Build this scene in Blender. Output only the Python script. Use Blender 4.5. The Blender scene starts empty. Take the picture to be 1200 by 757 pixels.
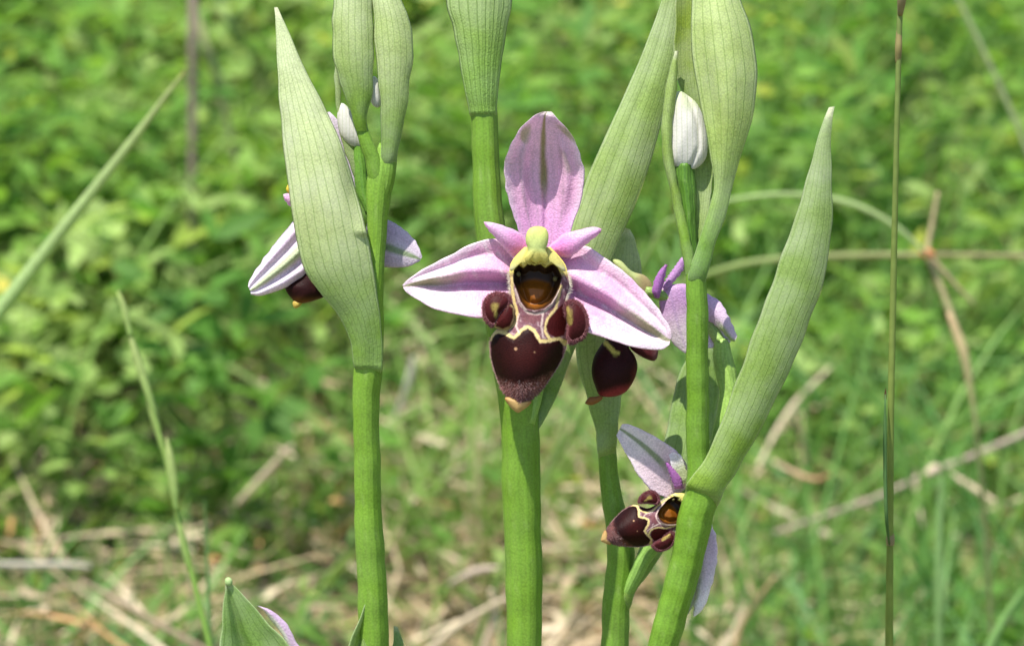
import bpy, math, random
import numpy as np
from mathutils import Vector, Matrix

random.seed(7)
RNG = np.random.default_rng(11)
SC = bpy.context.scene
COL = SC.collection

# ------------------------------------------------------------------ camera, sky, sun, exposure
D0 = 0.30                       # distance to the open flower (metres)
CAM_H = 0.29
PITCH = math.radians(20)
S0 = 0.10 / 1200.0              # metres per photo pixel in the flower's plane
cam_d = bpy.data.cameras.new('camera')
cam = bpy.data.objects.new('camera', cam_d)
COL.objects.link(cam)
cam.location = (0, 0, CAM_H)
cam.rotation_euler = (math.pi / 2 - PITCH, 0, 0)
cam_d.sensor_width = 36
cam_d.lens = 108
cam_d.clip_start = 0.01
cam_d.clip_end = 2000
cam_d.dof.use_dof = True
cam_d.dof.focus_distance = 0.2985
cam_d.dof.aperture_fstop = 108 / 2.15
SC.camera = cam

SUN_DIR = Vector((-0.24, -0.15, 0.96)).normalized()      # towards the sun
world = bpy.data.worlds.new('World')
SC.world = world
world.use_nodes = True
wn = world.node_tree
wn.nodes.clear()
sky = wn.nodes.new('ShaderNodeTexSky')
sky.sky_type = 'NISHITA'
sky.sun_disc = False
sky.sun_elevation = math.asin(SUN_DIR.z)
sky.sun_rotation = math.atan2(SUN_DIR.x, SUN_DIR.y)
bg = wn.nodes.new('ShaderNodeBackground')
bg.inputs['Strength'].default_value = 0.11
wo = wn.nodes.new('ShaderNodeOutputWorld')
wn.links.new(sky.outputs[0], bg.inputs[0])
wn.links.new(bg.outputs[0], wo.inputs[0])

sun_d = bpy.data.lights.new('sun', 'SUN')
sun_d.energy = 4.2
sun_d.angle = math.radians(0.53)
sun_d.color = (1.0, 0.955, 0.88)
sun = bpy.data.objects.new('sun', sun_d)
COL.objects.link(sun)
sun.rotation_euler = (-SUN_DIR).to_track_quat('-Z', 'Y').to_euler()

SC.view_settings.view_transform = 'Standard'
SC.view_settings.look = 'None'
SC.view_settings.gamma = 1
SC.view_settings.exposure = 0.95
SC.render.engine = 'CYCLES'
SC.cycles.use_denoising = True
SC.cycles.max_bounces = 8
SC.cycles.transmission_bounces = 6

# ------------------------------------------------------------------ picture <-> world helpers
CP, SP = math.cos(PITCH), math.sin(PITCH)
CAMP = np.array([0, 0, CAM_H])
FWD = np.array([0, CP, -SP])
RIGHT = np.array([1.0, 0, 0])
UP = np.array([0, SP, CP])


def ray(x, y):
    """direction through photo pixel (x, y), scaled to unit depth along the view axis"""
    x = np.asarray(x, float)
    y = np.asarray(y, float)
    k = S0 / D0
    return FWD + ((x - 600) * k)[..., None] * RIGHT - ((y - 378.5) * k)[..., None] * UP


def P(x, y, z):
    """point seen at pixel (x, y), z flower-plane pixels nearer than the flower plane"""
    d = D0 - np.asarray(z, float) * S0
    return CAMP + ray(x, y) * d[..., None]


def PD(x, y, d):
    x, y, d = np.broadcast_arrays(np.asarray(x, float), np.asarray(y, float), np.asarray(d, float))
    return CAMP + ray(x, y) * d[..., None]


def PG(x, y, h):
    """where the ray through a pixel meets height h"""
    r = ray(x, y)
    t = (h - CAM_H) / r[..., 2]
    return CAMP + r * t[..., None]


def proj(w):
    v = w - CAMP
    d = v @ FWD
    k = S0 / D0
    return 600 + (v @ RIGHT) / d / k, 378.5 - (v @ UP) / d / k, d


def zv(y):
    """depth run of a nearly upright stem"""
    d = 350 - np.asarray(y, float)
    return np.where(d > 0, 0.10 * d, 0.20 * d)


def crom(a, n):
    """Catmull-Rom resample of rows of a to n rows, even in index"""
    a = np.asarray(a, float)
    m = len(a)
    t = np.linspace(0, m - 1, n)
    i = np.clip(t.astype(int), 0, m - 2)
    f = (t - i)[:, None]
    g = lambda k: a[np.clip(k, 0, m - 1)]
    p0, p1, p2, p3 = g(i - 1), g(i), g(i + 1), g(i + 2)
    p0 = np.where((i == 0)[:, None], 2 * p1 - p2, p0)
    p3 = np.where((i == m - 2)[:, None], 2 * p2 - p1, p3)
    return 0.5 * ((2 * p1) + (-p0 + p2) * f + (2 * p0 - 5 * p1 + 4 * p2 - p3) * f ** 2 + (-p0 + 3 * p1 - 3 * p2 + p3) * f ** 3)


def crom_even(a, n):
    b = crom(a, max(200, n * 4))
    seg = np.linalg.norm(np.diff(b[:, :2], axis=0), axis=1)
    L = np.concatenate([[0], np.cumsum(seg)])
    t = np.linspace(0, L[-1], n)
    return np.stack([np.interp(t, L, b[:, k]) for k in range(b.shape[1])], 1), t


def closed_poly(pts, n):
    a = np.asarray(pts, float)
    m = len(a)
    t = np.linspace(0, m, n, endpoint=False)
    i = t.astype(int)
    f = (t - i)[:, None]
    g = lambda k: a[k % m]
    p0, p1, p2, p3 = g(i - 1), g(i), g(i + 1), g(i + 2)
    return 0.5 * ((2 * p1) + (-p0 + p2) * f + (2 * p0 - 5 * p1 + 4 * p2 - p3) * f ** 2 + (-p0 + 3 * p1 - 3 * p2 + p3) * f ** 3)


# ------------------------------------------------------------------ object helpers
def tag(o, label=None, cat=None, group=None, kind=None):
    if label: o['label'] = label
    if cat: o['category'] = cat
    if group: o['group'] = group
    if kind: o['kind'] = kind
    return o


def empty(name, loc, parent=None):
    o = bpy.data.objects.new(name, None)
    COL.objects.link(o)
    o.empty_display_size = 0.01
    o['_w'] = [float(c) for c in loc]
    base = np.array(parent['_w']) if parent else np.zeros(3)
    o.location = np.asarray(loc) - base
    if parent: o.parent = parent
    return o


def mesh_obj(name, verts, faces, mat, parent=None, col=None, uv=None, smooth=True, origin=None):
    """verts in world space; the object is stored relative to its parent's base"""
    verts = np.asarray(verts, float)
    base = np.array(parent['_w']) if parent else (np.asarray(origin, float) if origin is not None else np.zeros(3))
    me = bpy.data.meshes.new(name)
    me.from_pydata((verts - base).tolist(), [], [tuple(f) for f in faces])
    if smooth:
        me.polygons.foreach_set('use_smooth', [True] * len(me.polygons))
    if col is not None:
        c = np.ones((len(verts), 4))
        c[:, :3] = np.clip(col, 0, 1)
        at = me.color_attributes.new('Col', 'FLOAT_COLOR', 'POINT')
        at.data.foreach_set('color', c.ravel())
    if uv is not None:
        idx = np.zeros(len(me.loops), int)
        me.loops.foreach_get('vertex_index', idx)
        l = me.uv_layers.new(name='UVMap')
        l.data.foreach_set('uv', np.asarray(uv, float)[idx].ravel())
    me.materials.append(mat)
    me.update()
    o = bpy.data.objects.new(name, me)
    COL.objects.link(o)
    if parent:
        o.parent = parent
    else:
        o.location = base
    o['_w'] = [float(c) for c in base]
    return o


def fast_mesh(name, verts, faces, mat, col=None):
    """large single-mesh stuff from arrays; faces (n,3) or (n,4) arrays in a list"""
    me = bpy.data.meshes.new(name)
    verts = np.asarray(verts, np.float32)
    me.vertices.add(len(verts))
    me.vertices.foreach_set('co', verts.ravel())
    loops = np.concatenate([f.ravel() for f in faces]).astype(np.int32)
    tot = np.concatenate([np.full(len(f), f.shape[1]) for f in faces]).astype(np.int32)
    start = np.concatenate([[0], np.cumsum(tot)[:-1]]).astype(np.int32)
    me.loops.add(len(loops))
    me.loops.foreach_set('vertex_index', loops)
    me.polygons.add(len(tot))
    me.polygons.foreach_set('loop_start', start)
    me.polygons.foreach_set('loop_total', tot)
    me.polygons.foreach_set('use_smooth', np.ones(len(tot), bool))
    if col is not None:
        c = np.ones((len(verts), 4), np.float32)
        c[:, :3] = np.clip(col, 0, 1)
        at = me.color_attributes.new('Col', 'FLOAT_COLOR', 'POINT')
        at.data.foreach_set('color', c.ravel())
    me.materials.append(mat)
    me.update(calc_edges=True)
    me.validate()
    o = bpy.data.objects.new(name, me)
    COL.objects.link(o)
    return o


# ------------------------------------------------------------------ materials
class NT:
    def __init__(s, name):
        s.m = bpy.data.materials.new(name)
        s.m.use_nodes = True
        s.t = s.m.node_tree
        s.t.nodes.clear()

    def n(s, typ, **kw):
        x = s.t.nodes.new(typ)
        for k, v in kw.items():
            if k in x.inputs:
                x.inputs[k].default_value = v
            else:
                setattr(x, k, v)
        return x

    def l(s, a, b):
        s.t.links.new(a, b)

    def math(s, op, a, b=None, clamp=False):
        x = s.t.nodes.new('ShaderNodeMath')
        x.operation = op
        x.use_clamp = clamp
        for i, v in enumerate((a, b)):
            if v is None: continue
            if isinstance(v, (int, float)):
                x.inputs[i].default_value = v
            else:
                s.l(v, x.inputs[i])
        return x.outputs[0]

    def mix(s, fac, a, b, mode='MIX'):
        x = s.t.nodes.new('ShaderNodeMix')
        x.data_type = 'RGBA'
        x.blend_type = mode
        for i, v in ((0, fac), (6, a), (7, b)):
            if isinstance(v, (int, float)):
                x.inputs[i].default_value = v
            elif isinstance(v, tuple):
                x.inputs[i].default_value = (*v, 1)
            else:
                s.l(v, x.inputs[i])
        return x.outputs[2]


def tissue(name, trans=0.35, rough=0.45, spec=0.4, grain=4200, grain_amt=0.22, bump=0.25, bump_d=0.00006,
           veins=0, vein_col=(0.12, 0.24, 0.03), vein_amt=0.6, vein_w=0.085, coat=0.0, sheen=0.0, patch=0.0, trans_tint=(1.15, 1.1, 0.6),
           stripes=0.0):
    """plant skin: colour from the mesh, fine cell grain, optional parallel veins, light passing through"""
    N = NT(name)
    at = N.n('ShaderNodeAttribute', attribute_name='Col')
    geo = N.n('ShaderNodeTexCoord')
    uv = N.n('ShaderNodeUVMap')
    vor = N.n('ShaderNodeTexVoronoi', Scale=grain)
    N.l(geo.outputs['Object'], vor.inputs['Vector'])
    noi = N.n('ShaderNodeTexNoise', Scale=grain * 0.12, Detail=4.0)
    N.l(geo.outputs['Object'], noi.inputs['Vector'])
    c = at.outputs['Color']
    g = N.math('ADD', N.math('MULTIPLY', N.math('SUBTRACT', vor.outputs['Distance'], 0.5), -grain_amt * 1.6),
               N.math('MULTIPLY', N.math('SUBTRACT', noi.outputs[0], 0.5), grain_amt * 1.4))
    gain = N.math('ADD', g, 1.0)
    comb = N.n('ShaderNodeCombineColor')
    for k in range(3): N.l(gain, comb.inputs[k])
    c = N.mix(1.0, c, comb.outputs[0], 'MULTIPLY')
    if patch > 0:
        n2 = N.n('ShaderNodeTexNoise', Scale=260.0, Detail=3.0)
        N.l(geo.outputs['Object'], n2.inputs['Vector'])
        mr = N.n('ShaderNodeMapRange')
        mr.inputs[1].default_value = 0.35
        mr.inputs[2].default_value = 0.7
        N.l(n2.outputs[0], mr.inputs[0])
        c = N.mix(N.math('MULTIPLY', mr.outputs[0], patch), c, N.mix(0.5, c, (0.85, 0.85, 0.8)))
    hgt = N.math('MULTIPLY', vor.outputs['Distance'], -0.5)
    if veins:
        sep = N.n('ShaderNodeSeparateXYZ')
        N.l(uv.outputs[0], sep.inputs[0])
        n3 = N.n('ShaderNodeTexNoise', Scale=400.0, Detail=2.0)
        N.l(geo.outputs['Object'], n3.inputs['Vector'])
        oi = N.n('ShaderNodeObjectInfo')
        vc = N.math('ADD', float(veins) - 1.0, N.math('MULTIPLY', oi.outputs['Random'], 2.0))
        uu = N.math('ADD', N.math('MULTIPLY', sep.outputs[0], vc), N.math('MULTIPLY', N.math('SUBTRACT', n3.outputs[0], 0.5), 0.34))
        d = N.math('ABSOLUTE', N.math('SUBTRACT', N.math('FRACT', uu), 0.5))
        mr = N.n('ShaderNodeMapRange')
        mr.interpolation_type = 'SMOOTHSTEP'
        mr.inputs[1].default_value = vein_w * 0.2
        mr.inputs[2].default_value = vein_w
        mr.inputs[3].default_value = 1
        mr.inputs[4].default_value = 0
        N.l(d, mr.inputs[0])
        fade = N.n('ShaderNodeMapRange')
        fade.inputs[1].default_value = 0.86
        fade.inputs[2].default_value = 1.0
        fade.inputs[3].default_value = 1
        fade.inputs[4].default_value = 0.25
        N.l(sep.outputs[1], fade.inputs[0])
        c = N.mix(N.math('MULTIPLY', N.math('MULTIPLY', mr.outputs[0], fade.outputs[0]), vein_amt), c, vein_col)
        hgt = N.math('ADD', hgt, N.math('MULTIPLY', mr.outputs[0], -0.8))
        # rounded ribs between the veins
        hgt = N.math('ADD', hgt, N.math('MULTIPLY', N.math('MULTIPLY', d, d), -6.0 * stripes))
    bp = N.n('ShaderNodeBump', Strength=bump, Distance=bump_d)
    N.l(hgt, bp.inputs['Height'])
    pr = N.n('ShaderNodeBsdfPrincipled', Roughness=rough)
    pr.inputs['Specular IOR Level'].default_value = spec
    pr.inputs['Coat Weight'].default_value = coat
    pr.inputs['Coat Roughness'].default_value = 0.15
    pr.inputs['Sheen Weight'].default_value = sheen
    pr.inputs['Sheen Roughness'].default_value = 0.4
    N.l(c, pr.inputs['Base Color'])
    N.l(bp.outputs[0], pr.inputs['Normal'])
    out = N.n('ShaderNodeOutputMaterial')
    if trans > 0:
        tr = N.n('ShaderNodeBsdfTranslucent')
        N.l(N.mix(1.0, c, trans_tint, 'MULTIPLY'), tr.inputs['Color'])
        N.l(bp.outputs[0], tr.inputs['Normal'])
        ms = N.n('ShaderNodeMixShader')
        ms.inputs[0].default_value = trans
        N.l(pr.outputs[0], ms.inputs[1])
        N.l(tr.outputs[0], ms.inputs[2])
        N.l(ms.outputs[0], out.inputs[0])
    else:
        N.l(pr.outputs[0], out.inputs[0])
    return N.m


M_BRACT = tissue('bract_skin', trans=0.4, rough=0.45, spec=0.3, grain=5200, grain_amt=0.26, bump=0.5, bump_d=0.00007, veins=7,
                 vein_col=(0.19, 0.33, 0.06), vein_amt=0.45, vein_w=0.085, patch=0.4, stripes=0.15)
M_BRACT_RIBBED = tissue('ribbed_bract_skin', trans=0.3, rough=0.38, spec=0.4, grain=5200, grain_amt=0.2, bump=0.7, bump_d=0.0001, veins=7,
                        vein_col=(0.15, 0.28, 0.04), vein_amt=0.5, vein_w=0.10, patch=0.25, stripes=0.4)
M_STEM = tissue('stem_skin', trans=0.12, rough=0.42, spec=0.25, grain=4600, grain_amt=0.24, bump=0.45, bump_d=0.00006, patch=0.05, veins=14,
                vein_col=(0.17, 0.36, 0.03), vein_amt=0.22, vein_w=0.3)
M_SEPAL = tissue('sepal_skin', trans=0.36, rough=0.45, spec=0.4, grain=5200, grain_amt=0.26, bump=0.9, bump_d=0.00008,
                 patch=0.2, trans_tint=(1.05, 0.9, 1.05), sheen=0.2)
M_BUD = tissue('bud_skin', trans=0.25, rough=0.5, spec=0.3, grain=4500, grain_amt=0.1, bump=0.4, bump_d=0.00006,
               veins=7, vein_col=(0.48, 0.52, 0.34), vein_amt=0.5, vein_w=0.15, trans_tint=(1, 1, .95))
M_LIP = tissue('velvet_lip_skin', trans=0.0, rough=0.5, spec=0.09, grain=7500, grain_amt=0.4, bump=0.6, bump_d=0.00007, sheen=0.0)
M_GLOSS = tissue('glossy_cavity_skin', trans=0.0, rough=0.38, spec=0.25, grain=3000, grain_amt=0.2, bump=0.2, bump_d=0.00006, coat=0.0)
M_COLUMN = tissue('column_skin', trans=0.25, rough=0.5, spec=0.22, grain=5200, grain_amt=0.14, bump=0.35, bump_d=0.00006)
M_HAIR = tissue('plant_hair', trans=0.3, rough=0.5, spec=0.3, grain=3000, grain_amt=0.05, bump=0.0, trans_tint=(1, 1, 1))
M_HERB = tissue('herb_leaf_skin', trans=0.55, rough=0.55, spec=0.2, grain=500, grain_amt=0.15, bump=0.2, bump_d=0.0003)
M_GRASS = tissue('grass_skin', trans=0.42, rough=0.5, spec=0.22, grain=900, grain_amt=0.15, bump=0.1, bump_d=0.0003)
M_STRAW = tissue('straw_skin', trans=0.15, rough=0.6, spec=0.25, grain=900, grain_amt=0.3, bump=0.2, bump_d=0.0003, trans_tint=(1, .9, .7))


# ------------------------------------------------------------------ shape builders (picture pixels + depth -> world)
def lerp3(a, b, t):
    return np.asarray(a)[None, :] * (1 - t[:, None]) + np.asarray(b)[None, :] * t[:, None]


def wob(u, v, seed, amp):
    r = np.random.default_rng(seed)
    z = 0
    for k in range(5):
        fu, fv = r.uniform(0.5, 2.2), r.uniform(2, 9)
        z = z + np.sin(fu * u * 2 + fv * v + r.uniform(0, 6.28)) * r.uniform(0.4, 1)
    return z * amp / 3


def leaf(name, parent, pairs, mat, cup=0.3, thick=3.0, nu=25, nv=80, colf=None, zf=None, seed=1, wav=1.0):
    """blade between two edge curves: rows (x_left, y_left, x_right, y_right, z)"""
    a = np.asarray(pairs, float)
    mid = np.stack([(a[:, 0] + a[:, 2]) / 2, (a[:, 1] + a[:, 3]) / 2], 1)
    full = np.concatenate([mid, a], 1)
    r, L = crom_even(full, nv)
    V = np.linspace(0, 1, nv)
    U = np.linspace(-1, 1, nu)
    uu, vv = np.meshgrid(U, V)
    t = (uu + 1) / 2
    x = r[:, 2][:, None] * (1 - t) + r[:, 4][:, None] * t
    y = r[:, 3][:, None] * (1 - t) + r[:, 5][:, None] * t
    # slightly uneven margins
    rg = np.random.default_rng(seed + 900)
    ed = [sum(np.sin(V * rg.uniform(8, 70) + rg.uniform(0, 6)) * rg.uniform(.1, .35) for _ in range(6)) for _ in range(2)]
    gx_ = np.where(uu < 0, -ed[0][:, None], ed[1][:, None]) * np.abs(uu) ** 3
    x = x + gx_
    hw = 0.5 * np.hypot(r[:, 4] - r[:, 2], r[:, 5] - r[:, 3])[:, None]
    z = r[:, 6][:, None] + cup * hw * (uu ** 2 - 0.33)
    z = z + wob(uu, vv, seed, wav) * np.minimum(1, hw / 12)
    if zf is not None:
        z = z + zf(uu, vv) * hw
    ends = np.minimum(1, np.minimum(vv, 1 - vv) * nv / 3)
    th = thick * 0.5 * np.sqrt(np.maximum(0, 1 - uu ** 2)) ** 0.6 * ends
    fr = P(x.ravel(), y.ravel(), (z + th).ravel())
    bk = P(x.ravel(), y.ravel(), (z - th).ravel())
    nF = nu * nv
    idx = np.arange(nF).reshape(nv, nu)
    bid = idx + nF
    bid[:, 0] = idx[:, 0]
    bid[:, -1] = idx[:, -1]
    f = np.stack([idx[:-1, :-1], idx[:-1, 1:], idx[1:, 1:], idx[1:, :-1]], -1).reshape(-1, 4)
    b = np.stack([bid[:-1, :-1], bid[1:, :-1], bid[1:, 1:], bid[:-1, 1:]], -1).reshape(-1, 4)
    verts = np.concatenate([fr, bk])
    uv = np.stack([np.tile(t.ravel(), 2), np.tile(vv.ravel(), 2)], 1)
    col = colf(uu.ravel(), vv.ravel()) if colf else np.tile([0.3, 0.4, 0.15], (nF, 1))
    return mesh_obj(name, verts, np.concatenate([f, b]).tolist(), mat, parent, np.concatenate([col, col]), uv)


def tube_world(pts, rad, nr=18, ribs=0, rib_a=0.03, cap=True):
    pts = np.asarray(pts, float)
    rad = np.asarray(rad, float)
    n = len(pts)
    T = np.gradient(pts, axis=0)
    T /= np.linalg.norm(T, axis=1, keepdims=True) + 1e-12
    ref = np.array([0.0, 1.0, 0.05])
    n1 = np.cross(T, ref)
    n1 /= np.linalg.norm(n1, axis=1, keepdims=True) + 1e-12
    n2 = np.cross(n1, T)
    th = np.linspace(0, 2 * np.pi, nr, endpoint=False)
    rr = 1 + rib_a * np.cos(ribs * th) if ribs else np.ones(nr)
    ring = (np.cos(th) * rr)[None, :, None] * n1[:, None, :] + (np.sin(th) * rr)[None, :, None] * n2[:, None, :]
    v = pts[:, None, :] + ring * rad[:, None, None]
    idx = np.arange(n * nr).reshape(n, nr)
    nx = np.roll(idx, -1, axis=1)
    f = np.stack([idx[:-1], nx[:-1], nx[1:], idx[1:]], -1).reshape(-1, 4).tolist()
    if cap:
        f.append(idx[0][::-1].tolist())
        f.append(idx[-1].tolist())
    uv = np.stack([np.tile(th / (2 * np.pi), n), np.repeat(np.linspace(0, 1, n), nr)], 1)
    return v.reshape(-1, 3), f, uv


def tube(name, parent, pts, mat, col, ground=False, n=60, nr=20, ribs=0, rib_a=0.03, col2=None):
    """pts rows (x, y, z, half width) in picture pixels; ground: carried straight down to the soil"""
    r, _ = crom_even(np.asarray(pts, float), n)
    tt = np.linspace(0, 1, n) * len(pts)
    r[:, 0] += 0.5 * np.sin(tt * 2.3 + pts[0][0]) + 0.25 * np.sin(tt * 6.1)
    r[:, 3] *= 1 + 0.018 * np.sin(tt * 3.7 + pts[0][1]) + 0.012 * np.sin(tt * 9.3)
    w = P(r[:, 0], r[:, 1], r[:, 2])
    rad = np.maximum(r[:, 3], 0.15) * S0 * (D0 - r[:, 2] * S0) / D0
    if ground:
        last = w[-1]
        k = 14
        zz = np.linspace(last[2], -0.004, k + 1)[1:]
        ext = np.stack([np.full(k, last[0]), np.full(k, last[1]), zz], 1)
        w = np.concatenate([w, ext])
        rad = np.concatenate([rad, np.full(k, rad[-1])])
    v, f, uv = tube_world(w, rad, nr, ribs, rib_a)
    m = len(w)
    t = np.repeat(np.linspace(0, 1, m), nr)
    c = lerp3(col, col2 if col2 is not None else col, t)
    c = c * (1 + 0.16 * vnoise(t * m, np.tile(np.arange(nr), m) * 0.9, int(abs(pts[0][0])), 0.5))[:, None]
    c = lay(c, (0.30, 0.42, 0.12), 0.30 * sm(vnoise(t * m, np.tile(np.arange(nr), m) * 3.0, 5, 0.9), .3, .6))
    return mesh_obj(name, v, f, mat, parent, c, uv)


def pillow(name, parent, poly, mat, h=10.0, z0=0.0, hb=None, mapf=None, colf=None, rings=9, nb=56, power=0.5, zfun=None):
    """rounded solid over a star-shaped outline"""
    b = closed_poly(poly, nb)
    c = b.mean(0)
    hb = h if hb is None else hb
    rs = np.sin(np.linspace(0, np.pi / 2, rings + 1))[1:]
    xs, ys, zf, zb = [c[0]], [c[1]], [h], [-hb]
    for r in rs:
        q = c + (b - c) * r
        xs += q[:, 0].tolist(); ys += q[:, 1].tolist()
        k = (1 - r * r) ** power if r < 0.9999 else 0.0
        zf += [h * k] * nb; zb += [-hb * k] * nb
    xs, ys, zf, zb = map(np.array, (xs, ys, zf, zb))
    col = colf(xs, ys) if colf else np.tile([0.3, 0.3, 0.3], (len(xs), 1))
    zadd = z0 + (zfun(xs, ys) if zfun else 0)
    if mapf:
        px, py, pz = mapf(xs, ys, zf + zadd)
        qx, qy, qz = mapf(xs, ys, zb + zadd)
    else:
        px, py, pz, qx, qy, qz = xs, ys, zf + zadd, xs, ys, zb + zadd
    n = len(xs)
    verts = np.concatenate([P(px, py, pz), P(qx, qy, qz)])
    faces = []
    last = 1 + (rings - 1) * nb
    bi = lambda i: i if i >= last else i + n      # share the rim
    for j in range(nb):
        k = (j + 1) % nb
        faces.append((0, 1 + j, 1 + k))
        faces.append((n, n + 1 + k, n + 1 + j) if rings > 1 else (n, 1 + k, 1 + j))
        for r in range(rings - 1):
            a0, a1 = 1 + r * nb + j, 1 + r * nb + k
            b0, b1 = a0 + nb, a1 + nb
            faces.append((a0, b0, b1, a1))
            faces.append((bi(a0), bi(a1), bi(b1), bi(b0)))
    span = np.ptp(b, axis=0) + 1e-6
    uvx = (xs - b[:, 0].min()) / span[0]
    uvy = (ys - b[:, 1].min()) / span[1]
    uv = np.stack([np.tile(uvx, 2), np.tile(uvy, 2)], 1)
    return mesh_obj(name, verts, faces, mat, parent, np.concatenate([col, col]), uv)


def hairs(name, parent, roots, dirs, length, width, col, seed=0):
    """fuzz: one thin curved sliver per root, all in one mesh"""
    r = np.random.default_rng(seed)
    roots = np.asarray(roots, float)
    dirs = np.asarray(dirs, float)
    n = len(roots)
    dirs = dirs + r.normal(0, 0.35, (n, 3))
    dirs /= np.linalg.norm(dirs, axis=1, keepdims=True)
    L = (length * r.uniform(0.5, 1.2, n))[:, None]
    side = np.cross(dirs, FWD)
    side /= np.linalg.norm(side, axis=1, keepdims=True) + 1e-9
    side = side * width * 0.5
    bend = r.normal(0, 0.25, (n, 3)) * L
    mid = roots + dirs * L * 0.55
    tip = roots + dirs * L + bend
    v = np.stack([roots - side, roots + side, mid + side * 0.7, mid - side * 0.7, tip], 1).reshape(-1, 3)
    o = np.arange(n)[:, None] * 5
    q = np.concatenate([o, o + 1, o + 2, o + 3], 1)
    t = np.concatenate([o + 3, o + 2, o + 4], 1)
    c = np.asarray(col, float)
    c = np.repeat(c, 5, 0) if c.ndim == 2 else np.tile(c, (n * 5, 1))
    ob = fast_mesh(name, v - np.array(parent['_w']), [q, t], M_HAIR, c)
    ob.parent = parent
    ob['kind'] = 'stuff'
    return ob


def sdist(px, py, poly):
    """signed distance to a closed outline, negative inside"""
    p = np.stack([px, py], 1)
    poly = np.asarray(poly, float)
    d = np.full(len(p), 1e9)
    ins = np.zeros(len(p), bool)
    m = len(poly)
    for i in range(m):
        a, b = poly[i], poly[(i + 1) % m]
        e = b - a
        w = p - a
        t = np.clip((w @ e) / (e @ e + 1e-9), 0, 1)
        d = np.minimum(d, np.linalg.norm(w - t[:, None] * e, axis=1))
        c = ((a[1] <= p[:, 1]) != (b[1] <= p[:, 1]))
        xi = a[0] + (p[:, 1] - a[1]) / (b[1] - a[1] + 1e-12) * (b[0] - a[0])
        ins ^= c & (p[:, 0] < xi)
    return np.where(ins, -d, d)


def ldist(px, py, line):
    p = np.stack([px, py], 1)
    line = np.asarray(line, float)
    d = np.full(len(p), 1e9)
    for a, b in zip(line[:-1], line[1:]):
        e = b - a
        w = p - a
        t = np.clip((w @ e) / (e @ e + 1e-9), 0, 1)
        d = np.minimum(d, np.linalg.norm(w - t[:, None] * e, axis=1))
    return d


def sm(x, a, b):
    t = np.clip((x - a) / (b - a), 0, 1)
    return t * t * (3 - 2 * t)


def lay(c, col, m):
    return c * (1 - m[:, None]) + np.asarray(col)[None, :] * m[:, None]


def vnoise(x, y, seed, f):
    r = np.random.default_rng(seed)
    z = np.zeros_like(x)
    for k in range(8):
        a = r.uniform(0, 6.28)
        q = f * r.uniform(0.6, 1.8)
        z += np.sin((x * math.cos(a) + y * math.sin(a)) * q + r.uniform(0, 6.28))
    return z / 8


# ------------------------------------------------------------------ ground, meadow
M_SOIL = NT('meadow_soil')
_t = M_SOIL.n('ShaderNodeTexCoord')
_n1 = M_SOIL.n('ShaderNodeTexNoise', Scale=9.0, Detail=8.0)
_n2 = M_SOIL.n('ShaderNodeTexNoise', Scale=160.0, Detail=6.0)
M_SOIL.l(_t.outputs['Object'], _n1.inputs['Vector'])
M_SOIL.l(_t.outputs['Object'], _n2.inputs['Vector'])
_mr = M_SOIL.n('ShaderNodeMapRange')
_mr.inputs[1].default_value = 0.4
_mr.inputs[2].default_value = 0.62
M_SOIL.l(_n1.outputs[0], _mr.inputs[0])
_mr2 = M_SOIL.n('ShaderNodeMapRange')
_mr2.inputs[1].default_value = 0.38
_mr2.inputs[2].default_value = 0.66
M_SOIL.l(_n2.outputs[0], _mr2.inputs[0])
_at = M_SOIL.n('ShaderNodeAttribute', attribute_name='Col')
_c = M_SOIL.mix(_mr2.outputs[0], (0.12, 0.085, 0.045), (0.34, 0.26, 0.14))
_c = M_SOIL.mix(M_SOIL.math('MULTIPLY', _mr.outputs[0], 0.75), _c, (0.12, 0.20, 0.04))
_c = M_SOIL.mix(1.0, _c, _at.outputs['Color'], 'MULTIPLY')   # gap shade painted into the soil under the herbs, thatch in the open
_p = M_SOIL.n('ShaderNodeBsdfPrincipled', Roughness=0.9)
_b = M_SOIL.n('ShaderNodeBump', Strength=0.8, Distance=0.004)
M_SOIL.l(_n2.outputs[0], _b.inputs['Height'])
M_SOIL.l(_b.outputs[0], _p.inputs['Normal'])
M_SOIL.l(_c, _p.inputs['Base Color'])
_o = M_SOIL.n('ShaderNodeOutputMaterial')
M_SOIL.l(_p.outputs[0], _o.inputs[0])


def ground_z(x, y):
    """small bumps near the orchids, a slow rise behind"""
    k = np.exp(-((x / 3) ** 2 + (y / 3) ** 2))
    return k * (0.006 * np.sin(x * 23 + 1) * np.sin(y * 19) + 0.004 * np.sin(x * 51) * np.cos(y * 43)) - 0.002


def emit_leaflets(pos, dirv, nor, L, W, fold, curl):
    """batch of folded oval leaflets, 8 vertices each"""
    n = len(pos)
    side = np.cross(nor, dirv)
    side /= np.linalg.norm(side, axis=1, keepdims=True) + 1e-9
    nor = np.cross(dirv, side)
    L = L[:, None]; W = W[:, None]; fold = fold[:, None]; curl = curl[:, None]
    at = lambda a, s, b: pos + dirv * (L * a) + side * (W * s) + nor * (W * fold * abs(s) - L * curl * a * a)
    v = np.stack([at(0, 0, 0), at(.33, 0, 0), at(.7, 0, 0), at(1, 0, 0), at(.28, -.46, 0), at(.68, -.42, 0), at(.28, .46, 0), at(.68, .42, 0)], 1)
    o = np.arange(n)[:, None] * 8
    tri = np.concatenate([o + np.array([[0, 1, 4]]), o + np.array([[2, 3, 5]]), o + np.array([[0, 6, 1]]), o + np.array([[2, 7, 3]])])
    quad = np.concatenate([o + np.array([[1, 2, 5, 4]]), o + np.array([[1, 6, 7, 2]])])
    return v.reshape(-1, 3), tri, quad


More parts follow.
